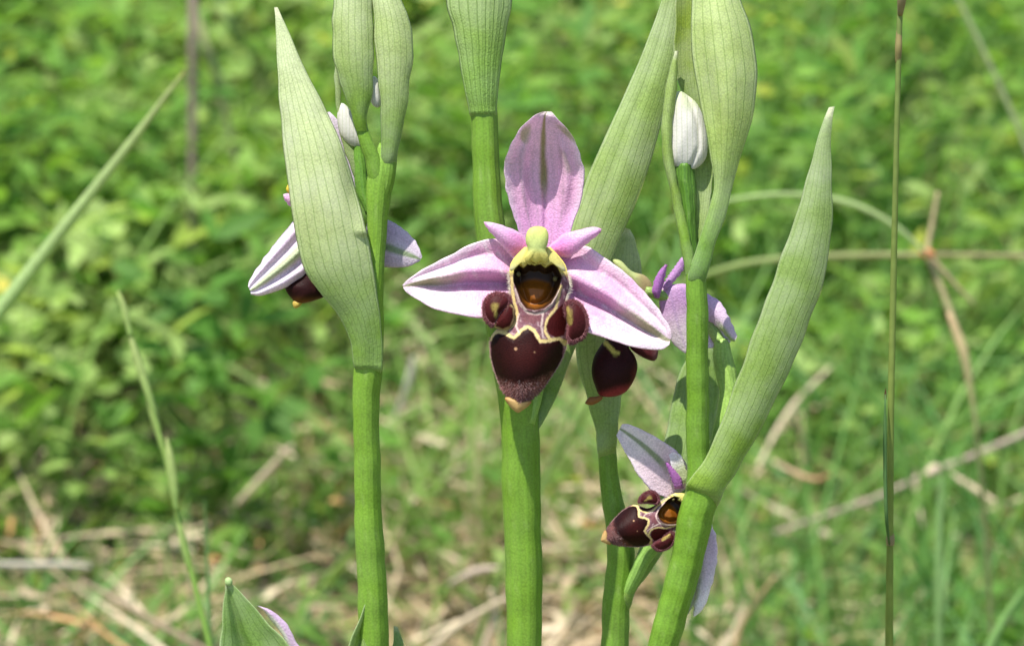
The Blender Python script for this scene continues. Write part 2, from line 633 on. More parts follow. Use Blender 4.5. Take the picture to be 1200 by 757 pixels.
def emit_blades(base, dirv, L, W, bend, segs=4):
    """batch of bending tapered strips"""
    n = len(base)
    up = np.array([0, 0, 1.0])
    side = np.cross(dirv, up + RNG.normal(0, 0.4, (n, 3)))
    side /= np.linalg.norm(side, axis=1, keepdims=True) + 1e-9
    vs = []
    for k in range(segs + 1):
        t = k / segs
        p = base + dirv * (L * t)[:, None] + bend * ((L * t * t))[:, None]
        w = W * (1 - 0.92 * t ** 1.6)
        vs += [p - side * w[:, None] / 2, p + side * w[:, None] / 2]
    v = np.stack(vs, 1)
    m = 2 * (segs + 1)
    o = np.arange(n)[:, None] * m
    quad = np.concatenate([o + np.array([[2 * k, 2 * k + 1, 2 * k + 3, 2 * k + 2]]) for k in range(segs)])
    return v.reshape(-1, 3), quad, m


def unit(v):
    return v / (np.linalg.norm(v, axis=1, keepdims=True) + 1e-9)


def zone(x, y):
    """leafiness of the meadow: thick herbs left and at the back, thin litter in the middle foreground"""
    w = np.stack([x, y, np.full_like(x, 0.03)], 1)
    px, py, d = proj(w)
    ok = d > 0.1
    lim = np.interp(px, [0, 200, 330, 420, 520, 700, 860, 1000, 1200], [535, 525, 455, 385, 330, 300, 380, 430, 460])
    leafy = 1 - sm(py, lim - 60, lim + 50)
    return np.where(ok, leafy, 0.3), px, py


def scatter(n, x0, x1, y0, y1):
    return RNG.uniform(x0, x1, n), RNG.uniform(y0, y1, n)


gx = np.sign(np.linspace(-1, 1, 121)) * np.abs(np.linspace(-1, 1, 121)) ** 5 * 400 + np.linspace(-1, 1, 121) * 2.0
X, Y = np.meshgrid(gx, gx + 0.8)
vz = ground_z(X, Y)
idx = np.arange(X.size).reshape(X.shape)
gf = np.stack([idx[:-1, :-1], idx[:-1, 1:], idx[1:, 1:], idx[1:, :-1]], -1).reshape(-1, 4)
ground = fast_mesh('ground', np.stack([X.ravel(), Y.ravel(), vz.ravel()], 1), [gf], M_SOIL.m, col=np.repeat((1 - 0.68 * np.where(np.hypot(X.ravel(), Y.ravel()) < 3, zone(X.ravel(), Y.ravel())[0], 0.5))[:, None], 3, 1))  # tint darkens with leafiness, standing in for shade between the herbs
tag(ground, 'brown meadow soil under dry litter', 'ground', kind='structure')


# herbs: leafy stems, each with small oval leaflets in threes
hx, hy = scatter(15500, -0.62, 0.62, 0.48, 1.8)
lf, hpx, hpy = zone(hx, hy)
gap = vnoise(hx, hy, 77, 34.0)
for gx0, gy0, gw, gh in ((300, 45, 70, 50), (15, 95, 40, 35), (185, 30, 45, 30), (640, 30, 70, 40), (885, 120, 45, 45), (905, 15, 60, 30), (640, 345, 40, 30), (115, 520, 50, 35), (1010, 420, 40, 30)):
    gap = gap - 0.95 * np.exp(-((hpx - gx0) / gw) ** 2 - ((hpy - gy0 - 20) / gh) ** 2)      # open, shaded gaps between the clumps
keep = RNG.uniform(0, 1, len(hx)) < (0.07 + 0.93 * lf) * np.where(hy > 1.35, 0.5, 1.0) * (0.12 + 0.88 * sm(gap, -0.30, 0.0))
hx, hy, lf, hpx = hx[keep], hy[keep], lf[keep], hpx[keep]
hb = np.stack([hx, hy, ground_z(hx, hy)], 1)
hh = RNG.uniform(0.025, 0.095, len(hx)) * (0.45 + 0.75 * lf) * (1 + 0.7 * vnoise(hx, hy, 5, 26.0))
hh *= np.where(hy > 0.95, 1.2, 1.0)
hd = unit(np.stack([RNG.normal(0, 0.55, len(hx)), RNG.normal(-0.1, 0.5, len(hx)), np.ones(len(hx))], 1))
tone = np.clip(0.5 + 0.9 * vnoise(hx, hy, 15, 30.0) + RNG.normal(0, 0.25, len(hx)), 0, 1)
slim = RNG.uniform(0, 1, len(hx)) < 0.6
pos, dr, nr_, LL, WW, CC = [], [], [], [], [], []
c_a, c_b, c_c = np.array([0.205, 0.375, 0.060]), np.array([0.38, 0.52, 0.165]), np.array([0.115, 0.265, 0.044])
for i in range(len(hx)):
    nl = max(3, int(hh[i] / 0.0105))
    ang = RNG.uniform(0, 6.28)
    big = RNG.uniform(0.0040, 0.0088) * (1.12 if hpx[i] < 420 else 1.0) * (1.4 if slim[i] else 1.0)
    asp = (0.26, 0.40) if slim[i] else (0.46, 0.68)
    rise = 0.75 if slim[i] else 0.4
    base_c = c_c + (c_a - c_c) * tone[i] * 2 if tone[i] < 0.5 else c_a + (c_b - c_a) * (tone[i] * 2 - 1)
    bend = np.array([RNG.normal(0, .35), RNG.normal(0, .35), -.25])
    for k in range(nl):
        t = (k + 1) / nl
        p = hb[i] + hd[i] * hh[i] * t + bend * hh[i] * t * t * 0.6
        ang += 2.4 + RNG.normal(0, 0.3)
        pet = p + np.array([math.cos(ang), math.sin(ang), RNG.uniform(0.0, 0.7)]) * RNG.uniform(0.002, 0.009)
        for da in (-1.0, 0.0, 1.0):
            a2 = ang + da + RNG.normal(0, 0.25)
            pos.append(pet); dr.append([math.cos(a2), math.sin(a2), RNG.uniform(-0.25, rise + 0.3)])
            nr_.append([RNG.normal(0, .5), RNG.normal(0, .5), 1.0])
            s = big * RNG.uniform(0.7, 1.2) * (0.75 + 0.35 * math.sin(t * 2.6))
            LL.append(s); WW.append(s * RNG.uniform(*asp)); CC.append(base_c * RNG.uniform(0.75, 1.25))
pos = np.array(pos); dr = unit(np.array(dr)); nr_ = np.array(nr_); LL = np.array(LL); WW = np.array(WW); CC = np.array(CC)
yel = RNG.uniform(0, 1, len(CC)) < 0.012
CC[yel] = CC[yel] * np.array([2.0, 1.25, 0.9])
v, tri, quad = emit_leaflets(pos, dr, nr_, LL, WW, RNG.uniform(0.05, 0.5, len(pos)), RNG.uniform(-0.1, 0.35, len(pos)))
sb, squad, sm_ = emit_blades(hb, hd, hh * 1.1, RNG.uniform(0.0010, 0.0019, len(hx)), np.stack([RNG.normal(0, .2, len(hx)), RNG.normal(0, .2, len(hx)), np.full(len(hx), -.15)], 1))
ncol = np.repeat(CC, 8, 0)
st = RNG.uniform(0, 1, (len(hx), 1))
scol = np.repeat((1 - st) * np.array([[0.12, 0.2, 0.05]]) + st * np.array([[0.26, 0.27, 0.12]]), sm_, 0)
herbs = fast_mesh('ground_cover_herbs', np.concatenate([v, sb]), [tri, np.concatenate([quad, squad + len(v)])], M_HERB, np.concatenate([ncol, scol]))
tag(herbs, 'blurred bright green leafy herbs filling the meadow behind the orchids', 'herbs', kind='stuff')


def mixc(a, b, t):
    return (1 - t) * np.array([a]) + t * np.array([b])


# grass: green blades everywhere, finer and bluer to the right
n = 95000
x, y = scatter(n, -0.6, 0.6, 0.40, 1.8)
lf, px, py = zone(x, y)
tuft = sm(vnoise(x, y, 91, 40.0), -0.25, 0.3)
keep = RNG.uniform(0, 1, n) < np.clip(np.where(px > 800, 1.0, 0.95 - 0.35 * lf) * (0.35 + 0.65 * tuft), 0.08, 1)
x, y, px, py = x[keep], y[keep], px[keep], py[keep]
n = len(x)
b = np.stack([x, y, ground_z(x, y) - 0.002], 1)
d = unit(np.stack([RNG.normal(0, .5, n), RNG.normal(0, .5, n), np.ones(n)], 1))
L = RNG.uniform(0.015, 0.065, n) * np.where(px > 800, 1.35, 0.9) * np.where(y < 0.62, 0.7, 1)
v, q, m = emit_blades(b, d, L, RNG.uniform(0.0006, 0.0020, n), np.stack([RNG.normal(0, .4, n), RNG.normal(0, .4, n), RNG.uniform(-.5, 0, n)], 1))
gc = mixc((0.145, 0.30, 0.055), (0.31, 0.45, 0.125), RNG.uniform(0, 1, (n, 1)))
blue = ((px > 800) | (vnoise(x, y, 55, 14.0) > 0.22))[:, None] * RNG.uniform(0, 0.85, (n, 1))
gc = gc * (1 - blue) + np.array([[0.13, 0.31, 0.125]]) * blue
dead = RNG.uniform(0, 1, n) < 0.14
gc[dead] = mixc((0.34, 0.26, 0.13), (0.50, 0.42, 0.24), RNG.uniform(0, 1, (dead.sum(), 1)))
grass = fast_mesh('meadow_grass', v, [q], M_GRASS, np.repeat(gc, m, 0))
tag(grass, 'thin green grass blades mixed through the blurred meadow', 'grass', kind='stuff')

# upright grass of the right-hand side
n = 5200
x, y = scatter(n, 0.02, 0.6, 0.55, 1.5)
lf, px, py = zone(x, y)
keep = px > 800 + RNG.normal(0, 40, n)
x, y = x[keep], y[keep]
n = len(x)
b = np.stack([x, y, ground_z(x, y) - 0.002], 1)
d = unit(np.stack([RNG.normal(0.05, .22, n), RNG.normal(0, .3, n), np.ones(n)], 1))
v, q, m = emit_blades(b, d, RNG.uniform(0.05, 0.12, n), RNG.uniform(0.0008, 0.0022, n), np.stack([RNG.normal(0, .35, n), RNG.normal(0, .3, n), RNG.uniform(-.4, 0, n)], 1), segs=6)
gc = mixc((0.10, 0.27, 0.06), (0.27, 0.45, 0.12), RNG.uniform(0, 1, (n, 1)))
rg_ = fast_mesh('upright_meadow_grass', v, [q], M_GRASS, np.repeat(gc, m, 0))
tag(rg_, 'fine upright green grass blurred at the right of the right-hand orchid', 'grass', kind='stuff')

# long thin blades criss-crossing the herbs
n = 2600
x, y = scatter(n, -0.7, 0.7, 0.62, 1.7)
b = np.stack([x, y, ground_z(x, y) - 0.002], 1)
d = unit(np.stack([RNG.normal(0, .6, n), RNG.normal(0, .4, n), np.ones(n)], 1))
v, q, m = emit_blades(b, d, RNG.uniform(0.05, 0.13, n), RNG.uniform(0.0009, 0.0024, n), np.stack([RNG.normal(0, .5, n), RNG.normal(0, .4, n), RNG.uniform(-.7, -.1, n)], 1), segs=7)
gc = mixc((0.15, 0.30, 0.05), (0.33, 0.44, 0.15), RNG.uniform(0, 1, (n, 1)))
dead = (RNG.uniform(0, 1, n) < 0.12) & (y > 0.9)
gc[dead] = mixc((0.30, 0.22, 0.13), (0.46, 0.36, 0.22), RNG.uniform(0, 1, (dead.sum(), 1)))
longg = fast_mesh('tall_meadow_grass', v, [q], M_GRASS, np.repeat(gc, m, 0))
tag(longg, 'long arching grass blades criss-crossing the blurred herbs', 'grass', kind='stuff')

# near grass around the orchids' feet, below the frame
n = 5000
x, y = scatter(n, -0.5, 0.5, 0.02, 0.45)
b = np.stack([x, y, ground_z(x, y) - 0.002], 1)
d = unit(np.stack([RNG.normal(0, .4, n), RNG.normal(0, .4, n), np.ones(n)], 1))
v, q, m = emit_blades(b, d, RNG.uniform(0.02, 0.055, n), RNG.uniform(0.001, 0.0024, n), np.stack([RNG.normal(0, .4, n), RNG.normal(0, .4, n), RNG.uniform(-.5, 0, n)], 1))
near = fast_mesh('short_grass', v, [q], M_GRASS, np.repeat(mixc((0.08, 0.19, 0.04), (0.17, 0.29, 0.06), RNG.uniform(0, 1, (n, 1))), m, 0))
tag(near, 'short grass round the feet of the orchids', 'grass', kind='stuff')

# dry litter: pale straw lying and leaning over the soil
n = 36000
x, y = scatter(n, -0.6, 0.6, 0.30, 1.5)
lf, px, py = zone(x, y)
patch = sm(vnoise(x, y, 61, 30.0), -0.3, 0.25)
keep = RNG.uniform(0, 1, n) < np.clip(1.0 - 0.82 * lf, 0.05, 1) * np.where(px > 880, 0.3, 1) * (0.35 + 0.65 * patch)
x, y = x[keep], y[keep]
n = len(x)
b = np.stack([x, y, ground_z(x, y) + RNG.uniform(0.0005, 0.014, n)], 1)
a = RNG.uniform(0, 6.28, n)
d = unit(np.stack([np.cos(a), np.sin(a), np.abs(RNG.normal(0.0, .22, n))], 1))
L = RNG.uniform(0.006, 0.034, n) * np.where(RNG.uniform(0, 1, n) < .12, 1.7, 1)
v, q, m = emit_blades(b, d, L, RNG.uniform(0.0006, 0.0023, n), np.stack([RNG.normal(0, .25, n), RNG.normal(0, .25, n), RNG.normal(-.05, .1, n)], 1))
lc = mixc((0.42, 0.31, 0.18), (0.70, 0.59, 0.42), RNG.uniform(0, 1, (n, 1)))
lc *= RNG.uniform(0.6, 1.1, (n, 1))
rust = RNG.uniform(0, 1, n) < .08
lc[rust] = lc[rust] * np.array([0.95, 0.62, 0.42])
lit = fast_mesh('dry_grass_litter', v, [q], M_STRAW, np.repeat(lc, m, 0))
tag(lit, 'pale dead grass and straw scattered over the soil', 'dry grass', kind='stuff')

# ------------------------------------------------------------------ single blades, stalks and straws one can tell apart
GREEN_PALE = (0.30, 0.42, 0.15)
STRAW = (0.58, 0.45, 0.28)


def stalk(name, label, cat, pts, col, mat=M_GRASS, flat=False, root=True, group=None, col2=None, lie=None, cpow=1.0, n=40, nr=8):
    """pts rows (x, y, depth m, half width px as seen); rooted in the soil when root"""
    r, _ = crom_even(np.asarray(pts, float), n)
    if lie is not None:                     # lying over the litter: meet the ground at a small height
        w = PG(r[:, 0], r[:, 1], lie[0] + (lie[1] - lie[0]) * np.linspace(0, 1, n))
        r[:, 2] = (w - CAMP) @ FWD
        root = False
    w = PD(r[:, 0], r[:, 1], r[:, 2])
    rad = r[:, 3] * S0 * r[:, 2] / D0
    if root:
        last = w[-1]
        dirn = w[-1] - w[-6]
        k = 8
        drop = max(last[2], 0.004)
        hor = dirn[:2] / (abs(dirn[2]) + 1e-6)
        hn = np.linalg.norm(hor)
        hor = hor * min(1, 0.8 / (hn + 1e-6))
        tt = np.linspace(0, 1, k + 1)[1:]
        ext = np.stack([last[0] + hor[0] * drop * tt * (1 - .4 * tt), last[1] + hor[1] * drop * tt * (1 - .4 * tt), last[2] - (drop + 0.003) * tt], 1)
        w = np.concatenate([w, ext]); rad = np.concatenate([rad, np.full(k, rad[-1])])
    base = w[-1].copy()
    m = len(w)
    if flat:
        T = unit(np.gradient(w, axis=0))
        sd = unit(np.cross(T, unit(CAMP - w)))
        nrm = np.cross(sd, T)
        # V-folded blade with thickness
        e = rad[:, None]
        v = np.stack([w - sd * e, w - nrm * e * 0.35, w + sd * e, w - nrm * e * 0.6], 1).reshape(-1, 3)
        ix = np.arange(m * 4).reshape(m, 4)
        nx = np.roll(ix, -1, 1)
        f = np.stack([ix[:-1], nx[:-1], nx[1:], ix[1:]], -1).reshape(-1, 4).tolist()
        per = 4
        uv = np.zeros((m * 4, 2))
    else:
        v, f, uv = tube_world(w, rad, nr)
        per = nr
    t = np.repeat(np.linspace(0, 1, m), per) ** cpow
    c = lerp3(col, col2 if col2 is not None else col, t)
    c = c * (1 + 0.12 * vnoise(np.arange(len(c)) * 1.0, np.arange(len(c)) * 0.3, len(label), 0.2))[:, None]
    o = mesh_obj(name, v, f, mat, None, c, uv, origin=base)
    tag(o, label, cat, group)
    return o


def bit(name, parent, pts, col, mat=M_GRASS, n=14, nr=8, col2=None, lie=None):
    """a piece of a stalk: tapered tube between picture points at given depth"""
    r, _ = crom_even(np.asarray(pts, float), n)
    if lie is not None:
        r[:, 2] = (PG(r[:, 0], r[:, 1], lie) - CAMP) @ FWD
    w = PD(r[:, 0], r[:, 1], r[:, 2])
    v, f, uv = tube_world(w, r[:, 3] * S0 * r[:, 2] / D0, nr)
    t = np.repeat(np.linspace(0, 1, len(w)), nr)
    return mesh_obj(name, v, f, mat, parent, lerp3(col, col2 if col2 is not None else col, t), uv)


# long pale blade leaning in from the left edge
stalk('wild_grass', 'long pale grass blade slanting up from the left edge to a brown tip', 'grass blade',
      [(216, 84, .44, 1.2), (195, 112, .44, 3), (150, 172, .44, 5.5), (90, 248, .44, 7), (30, 325, .44, 8.5), (-30, 405, .44, 9.5), (-90, 500, .44, 9)],
      (0.36, 0.30, 0.12), col2=(0.38, 0.55, 0.22), cpow=0.2)
# flowering spike, lower left
sp = stalk('grass_spike', 'slender green grass spike with pointed spikelets, left of the left orchid', 'grass spike',
           [(137, 342, .40, 1), (150, 385, .40, 1.8), (170, 450, .40, 2.2), (190, 520, .40, 2.5), (205, 590, .40, 3), (222, 660, .40, 3.2), (246, 757, .40, 3.6), (255, 800, .40, 3.6)],
           (0.36, 0.48, 0.15), col2=(0.24, 0.44, 0.07))
for a in ([(139, 340, .40, .4), (146, 362, .40, 3.6), (153, 395, .40, 3)], [(150, 385, .40, 1), (160, 418, .40, 5), (174, 462, .40, 4.5), (184, 490, .40, 1)],
          [(167, 440, .401, 1), (179, 480, .401, 5.5), (190, 530, .401, 1.5)], [(195, 512, .399, .5), (199, 535, .399, 5), (204, 570, .399, 5.5), (207, 600, .399, 1.5)],
          [(206, 590, .40, 1), (213, 632, .40, 4), (221, 668, .40, 1.5)]):
    bit('spikelet', sp, a, (0.44, 0.52, 0.20), col2=(0.34, 0.50, 0.14))
stalk('wild_grass', 'thin upright grass blade just right of the slender green spike', 'grass blade',
      [(240, 585, .43, .6), (243, 660, .43, 2), (246, 757, .43, 2.6)], (0.16, 0.30, 0.10), flat=True)
# dry brown stems at the upper left
stalk('dry_weed', 'brown dry upright stem behind the upper left herbs', 'dry stem',
      [(228, -60, .78, 5.5), (226, 40, .78, 5.5), (226, 120, .785, 5), (225, 220, .79, 4.5), (224, 260, .795, 4)], (0.30, 0.22, 0.18), M_STRAW)
stalk('herb_sprig', 'yellowish herb stem leaning against the brown dry stem', 'stem',
      [(226, 5, .80, 4), (240, 50, .80, 5.5), (256, 95, .805, 5), (268, 150, .81, 4)], (0.40, 0.42, 0.18), M_STRAW)
stalk('herb_sprig', 'green slanting stem in the dark gap at the top left', 'stem',
      [(246, -20, .92, 4), (272, 30, .92, 6), (296, 66, .925, 5)], (0.17, 0.27, 0.09))
# thin culm right
cu = stalk('grass_culm', 'tall thin grass culm crossing the whole right side, brown at the top', 'grass stalk',
           [(1058, -60, .305, 3.2), (1055, 0, .305, 3.5), (1051, 150, .307, 3.2), (1047, 330, .31, 3.8), (1044, 480, .312, 3.9), (1043, 630, .315, 4.0), (1042, 757, .318, 4.8), (1042, 830, .32, 4.8)],
           (0.25, 0.33, 0.10), col2=(0.30, 0.38, 0.075))
bit('node', cu, [(1043.6, 625, .315, 4.2), (1043.4, 632, .315, 5.2), (1043.2, 639, .315, 4.6)], (0.42, 0.34, 0.16))
bit('node', cu, [(1053.6, 36, .3055, 3.4), (1053, 56, .3055, 4.2), (1052.4, 74, .306, 3.4)], (0.34, 0.29, 0.12))
bit('dry_sheath', cu, [(1058, -50, .304, 5), (1057, -5, .304, 5.6), (1055, 18, .305, 3)], (0.32, 0.27, 0.14))
bit('side_blade', cu, [(1037.5, 462, .311, .7), (1037, 500, .311, 2.0), (1037.4, 560, .3115, 2.2), (1039, 610, .312, 2.0), (1042.5, 640, .315, 1)], (0.11, 0.22, 0.07))
bit('blade_tip', cu, [(1038, 455, .313, .4), (1037.6, 462, .313, 1.4), (1037.4, 468, .313, 1.4)], (0.32, 0.14, 0.07))
# arching blade and dry branched stalk
stalk('wild_grass', 'arching pale grass blade passing behind the right-hand bract tip', 'grass blade',
      [(1086, 298, .52, 2), (1050, 266, .52, 3.2), (1000, 240, .52, 4), (940, 229, .52, 3.6), (880, 231, .52, 3.2), (820, 244, .52, 3), (780, 262, .53, 3)],
      (0.42, 0.52, 0.25), col2=(0.38, 0.52, 0.2), root=True)
ds = stalk('dry_stalk', 'dry branched stalk with a reddish joint, right of the tall culm', 'dry stalk',
           [(1099, 225, .53, 2), (1092, 265, .53, 2.8), (1087, 297, .53, 3.5), (1098, 325, .53, 3.5), (1112, 362, .53, 4), (1128, 410, .53, 3.5), (1140, 470, .535, 3), (1146, 520, .54, 3)],
           (0.40, 0.32, 0.18), M_STRAW, col2=(0.40, 0.42, 0.17))
bit('joint', ds, [(1078, 298, .528, 3), (1087, 297, .528, 6), (1096, 299, .528, 3)], (0.50, 0.22, 0.10), M_STRAW)
bit('branch', ds, [(1087, 297, .53, 3), (1112, 325, .53, 2.6), (1142, 358, .53, 1.5)], (0.34, 0.27, 0.15), M_STRAW)
bit('withered_leaf', ds, [(1112, 366, .527, 3), (1124, 398, .527, 6), (1131, 420, .527, 5.5), (1138, 460, .528, 3.5), (1146, 512, .53, 2)], (0.50, 0.36, 0.20), M_STRAW, col2=(0.42, 0.46, 0.18))
stalk('grass_stalk', 'level green stem running to the right edge through the reddish joint', 'grass stalk',
      [(1260, 303, .545, 2.5), (1190, 300, .545, 3), (1120, 299, .545, 3.2), (1050, 299, .545, 4), (960, 301, .545, 4.5), (880, 308, .545, 4.5), (820, 325, .55, 4), (790, 340, .555, 4)],
      (0.40, 0.33, 0.19), col2=(0.27, 0.42, 0.12))
# twig lower right
tw = stalk('dry_twig', 'grey-brown dry twig slanting across the lower right', 'twig',
           [(1260, 478, .62, 4), (1200, 508, .62, 4), (1140, 534, .62, 3.8), (1095, 552, .62, 3.6), (1020, 585, .625, 3.2), (955, 608, .63, 2.8), (905, 625, .635, 2.4)],
           (0.40, 0.32, 0.25), M_STRAW, lie=(0.05, 0.02))
bit('twig_knot', tw, [(1086, 556, .618, 4), (1096, 550, .618, 7), (1106, 548, .618, 4)], (0.52, 0.42, 0.30), M_STRAW, lie=0.039)
bit('side_twig', tw, [(1110, 553, .615, 2.8), (1138, 570, .615, 3.6), (1166, 588, .615, 2.4)], (0.52, 0.42, 0.28), M_STRAW, lie=0.039)
stalk('straw', 'bent pale straw rising beside the right-hand bract', 'straw',
      [(975, 428, .56, 1.4), (955, 448, .56, 2.5), (932, 472, .56, 3), (910, 505, .56, 3), (888, 548, .56, 2.6)], (0.60, 0.50, 0.33), M_STRAW, lie=(0.045, 0.028))
stalk('straw', 'thin pinkish straw standing right of the bent pale straw', 'straw',
      [(930, 478, .60, 2.0), (936, 505, .60, 2.4), (948, 545, .60, 2.4)], (0.50, 0.36, 0.28), M_STRAW, lie=(0.045, 0.028))
stalk('straw', 'short pale straw with a rusty end near the foot of the bent straw', 'straw',
      [(972, 556, .64, 1.8), (958, 562, .64, 2.8), (934, 555, .64, 2.8), (905, 540, .645, 2.2)], (0.52, 0.24, 0.13), M_STRAW, col2=(0.60, 0.47, 0.32), lie=(0.045, 0.028))
stalk('wild_grass', 'upright blurred blade under the knot of the dry twig', 'grass blade',
      [(1104, 556, .52, 3), (1101, 620, .52, 5), (1100, 700, .52, 5), (1100, 780, .52, 5)], (0.24, 0.40, 0.14), flat=True)
stalk('wild_grass', 'leaning grass blade at the bottom right corner', 'grass blade',
      [(1200, 690, .50, 3), (1180, 720, .50, 5), (1160, 757, .50, 6), (1140, 800, .50, 6)], (0.22, 0.40, 0.12), flat=True)
stalk('grass_stalk', 'faint pale stem leaning through the top right corner', 'grass stalk',
      [(1118, -10, .60, 2.5), (1150, 55, .60, 3), (1180, 120, .60, 3), (1205, 180, .60, 3), (1225, 240, .60, 3)], (0.36, 0.42, 0.22))
# straws one can single out on the left and in the middle
stalk('straw', 'slanting pale straw left of the left orchid stem', 'straw',
      [(342, 522, .62, 2.7), (318, 548, .62, 4.4), (296, 572, .62, 4.4), (278, 590, .62, 3.4)], (0.58, 0.46, 0.32), M_STRAW, lie=(0.045, 0.028))
stalk('straw', 'level pale straw near the left edge low down', 'straw',
      [(-40, 660, .60, 3.4), (20, 662, .60, 4.1), (70, 662, .60, 4.1), (106, 664, .60, 2.7)], (0.78, 0.70, 0.56), M_STRAW, lie=(0.045, 0.028))
stalk('straw', 'long brown straw sloping down right at the lower left', 'straw',
      [(95, 680, .60, 2.0), (140, 705, .60, 3.4), (190, 733, .60, 4.1), (245, 765, .60, 3.4)], (0.48, 0.36, 0.24), M_STRAW, lie=(0.045, 0.028))
stalk('leaf_litter', 'small whitish dead leaf standing between left and middle stems', 'dead leaf',
      [(485, 418, .60, 1.7), (481, 440, .60, 4.4), (474, 462, .60, 3.4), (462, 490, .60, 1.7)], (0.72, 0.68, 0.55), M_STRAW, lie=(0.045, 0.028))
stalk('straw', 'pale straw curving along the bottom left of the middle stem', 'straw',
      [(594, 700, .58, 2.7), (565, 716, .58, 4.1), (530, 738, .58, 4.8), (490, 775, .58, 4.8)], (0.62, 0.51, 0.35), M_STRAW, lie=(0.045, 0.028))
stalk('straw', 'upright pale straw close to the left side of the middle stem foot', 'straw',
      [(575, 690, .575, 2.7), (580, 720, .575, 4.1), (570, 750, .575, 4.1), (560, 790, .575, 4.1)], (0.58, 0.46, 0.32), M_STRAW, lie=(0.045, 0.028))
stalk('leaf_litter', 'curled pinkish dead leaf above the bottom straws beside the middle stem', 'dead leaf',
      [(583, 665, .59, 2.0), (565, 668, .59, 5.4), (548, 674, .59, 5.4), (528, 684, .59, 2.7)], (0.60, 0.48, 0.38), M_STRAW, lie=(0.045, 0.028))
stalk('straw', 'orange-brown straw rising at the lower right of the right orchid', 'straw',
      [(908, 676, .56, 1.7), (890, 700, .56, 2.7), (870, 730, .56, 3.4), (860, 765, .56, 3.4)], (0.50, 0.34, 0.18), M_STRAW, lie=(0.045, 0.028))

# ------------------------------------------------------------------ orchids
G_STEM = (0.155, 0.29, 0.028)
G_STEM_D = (0.13, 0.30, 0.02)


def bractcol(tip=(0.36, 0.47, 0.24), mid=(0.34, 0.46, 0.20), base=(0.17, 0.315, 0.04), edge=0.0, seed=3):
    def f(u, v):
        t = np.clip(v, 0, 1)
        c = np.where((t < .55)[:, None], lerp3(tip, mid, np.clip(t / .55, 0, 1)), lerp3(mid, base, sm(t, .55, .97)))
        c = c * np.array([1.03, 1.0, 0.78]) * (1 + 0.08 * vnoise(u * 3, v * 14, seed, 1.2))[:, None]
        c = lay(c, (0.62, 0.63, 0.44), 0.8 * (1 - sm(v, 0.012, 0.045)))      # withered pale tip
        # paler, thicker margin
        return lay(c, (0.50, 0.58, 0.36), sm(np.abs(u), 0.90, 1.0) * 0.5)
    return f


def plant(name, label, x, y, z):
    w = P(np.array([float(x)]), np.array([float(y)]), np.array([float(z)]))[0]
    w = np.array([w[0], w[1], 0.0])
    o = empty(name, w)
    tag(o, label, 'orchid', 'wild orchids')
    return o


def flower_at(root, x, y, z):
    return empty('flower', P(np.array([float(x)]), np.array([float(y)]), np.array([float(z)]))[0], root)


def pink(base=(0.60, 0.36, 0.63), pale=(0.80, 0.66, 0.78), olive=(0.30, 0.30, 0.09), seed=1, stripe=None, tip_white=0.5):
    """v = 0 at the tip; stripe(u, v) -> 0..1 of greenish midrib"""
    def f(u, v):
        c = lerp3(pale, base, sm(v + 0.25 * vnoise(u * 3, v * 8, seed, 1.0), 0.1, 0.75))
        c = lay(c, (0.86, 0.76, 0.82), 0.6 * sm(np.abs(u), 0.72, 1.0))
        c = c * (1 + 0.05 * vnoise(u * 4, v * 30, seed + 5, 1.5))[:, None]
        if stripe is not None:
            c = lay(c, olive, np.clip(stripe(u, v), 0, 1))
        return c
    return f


# ---- lip, shared by two flowers: drawn in crop units about the main flower (3.028 per photo pixel)
K1 = 1 / 3.028


def main_map(X, Y, Z):
    return 540 + X * K1, 240 + Y * K1, Z + 12


LIP_ROWS = np.array([
    (150, 226, 318), (170, 205, 338), (190, 188, 355), (215, 175, 372), (250, 172, 381), (290, 175, 386), (330, 177, 374), (360, 178, 369), (400, 172, 372),
    (425, 150, 376), (445, 124, 379), (462, 110, 381), (480, 104, 380), (505, 103, 374), (540, 106, 362), (580, 116, 341), (620, 130, 314), (650, 144, 291), (675, 160, 266), (692, 178, 243), (702, 200, 218)], float)
CAVITY = [(187, 232), (205, 212), (222, 222), (240, 206), (262, 214), (282, 208), (300, 222), (325, 206), (345, 222), (360, 255), (352, 295), (338, 325), (322, 350), (295, 370), (262, 377), (232, 370), (212, 345), (200, 310), (186, 275)]
FLOOR = [(200, 290), (215, 272), (235, 262), (262, 258), (290, 264), (318, 274), (332, 300), (318, 340), (292, 364), (262, 372), (234, 364), (214, 338)]
SPEC = [(106, 500), (110, 472), (132, 455), (160, 464), (188, 478), (208, 462), (222, 446), (240, 441), (256, 452), (266, 470), (280, 493), (312, 490), (348, 480), (362, 500), (360, 540), (338, 588), (310, 628), (284, 660), (258, 690), (200, 695), (160, 672), (138, 632), (118, 586), (107, 540)]
RED_L = [(120, 432), (128, 400), (150, 366), (176, 348), (186, 372), (187, 400), (174, 432), (150, 442)]
RED_R = [(302, 432), (314, 402), (336, 378), (360, 352), (372, 372), (377, 430), (366, 464), (338, 472), (312, 458)]


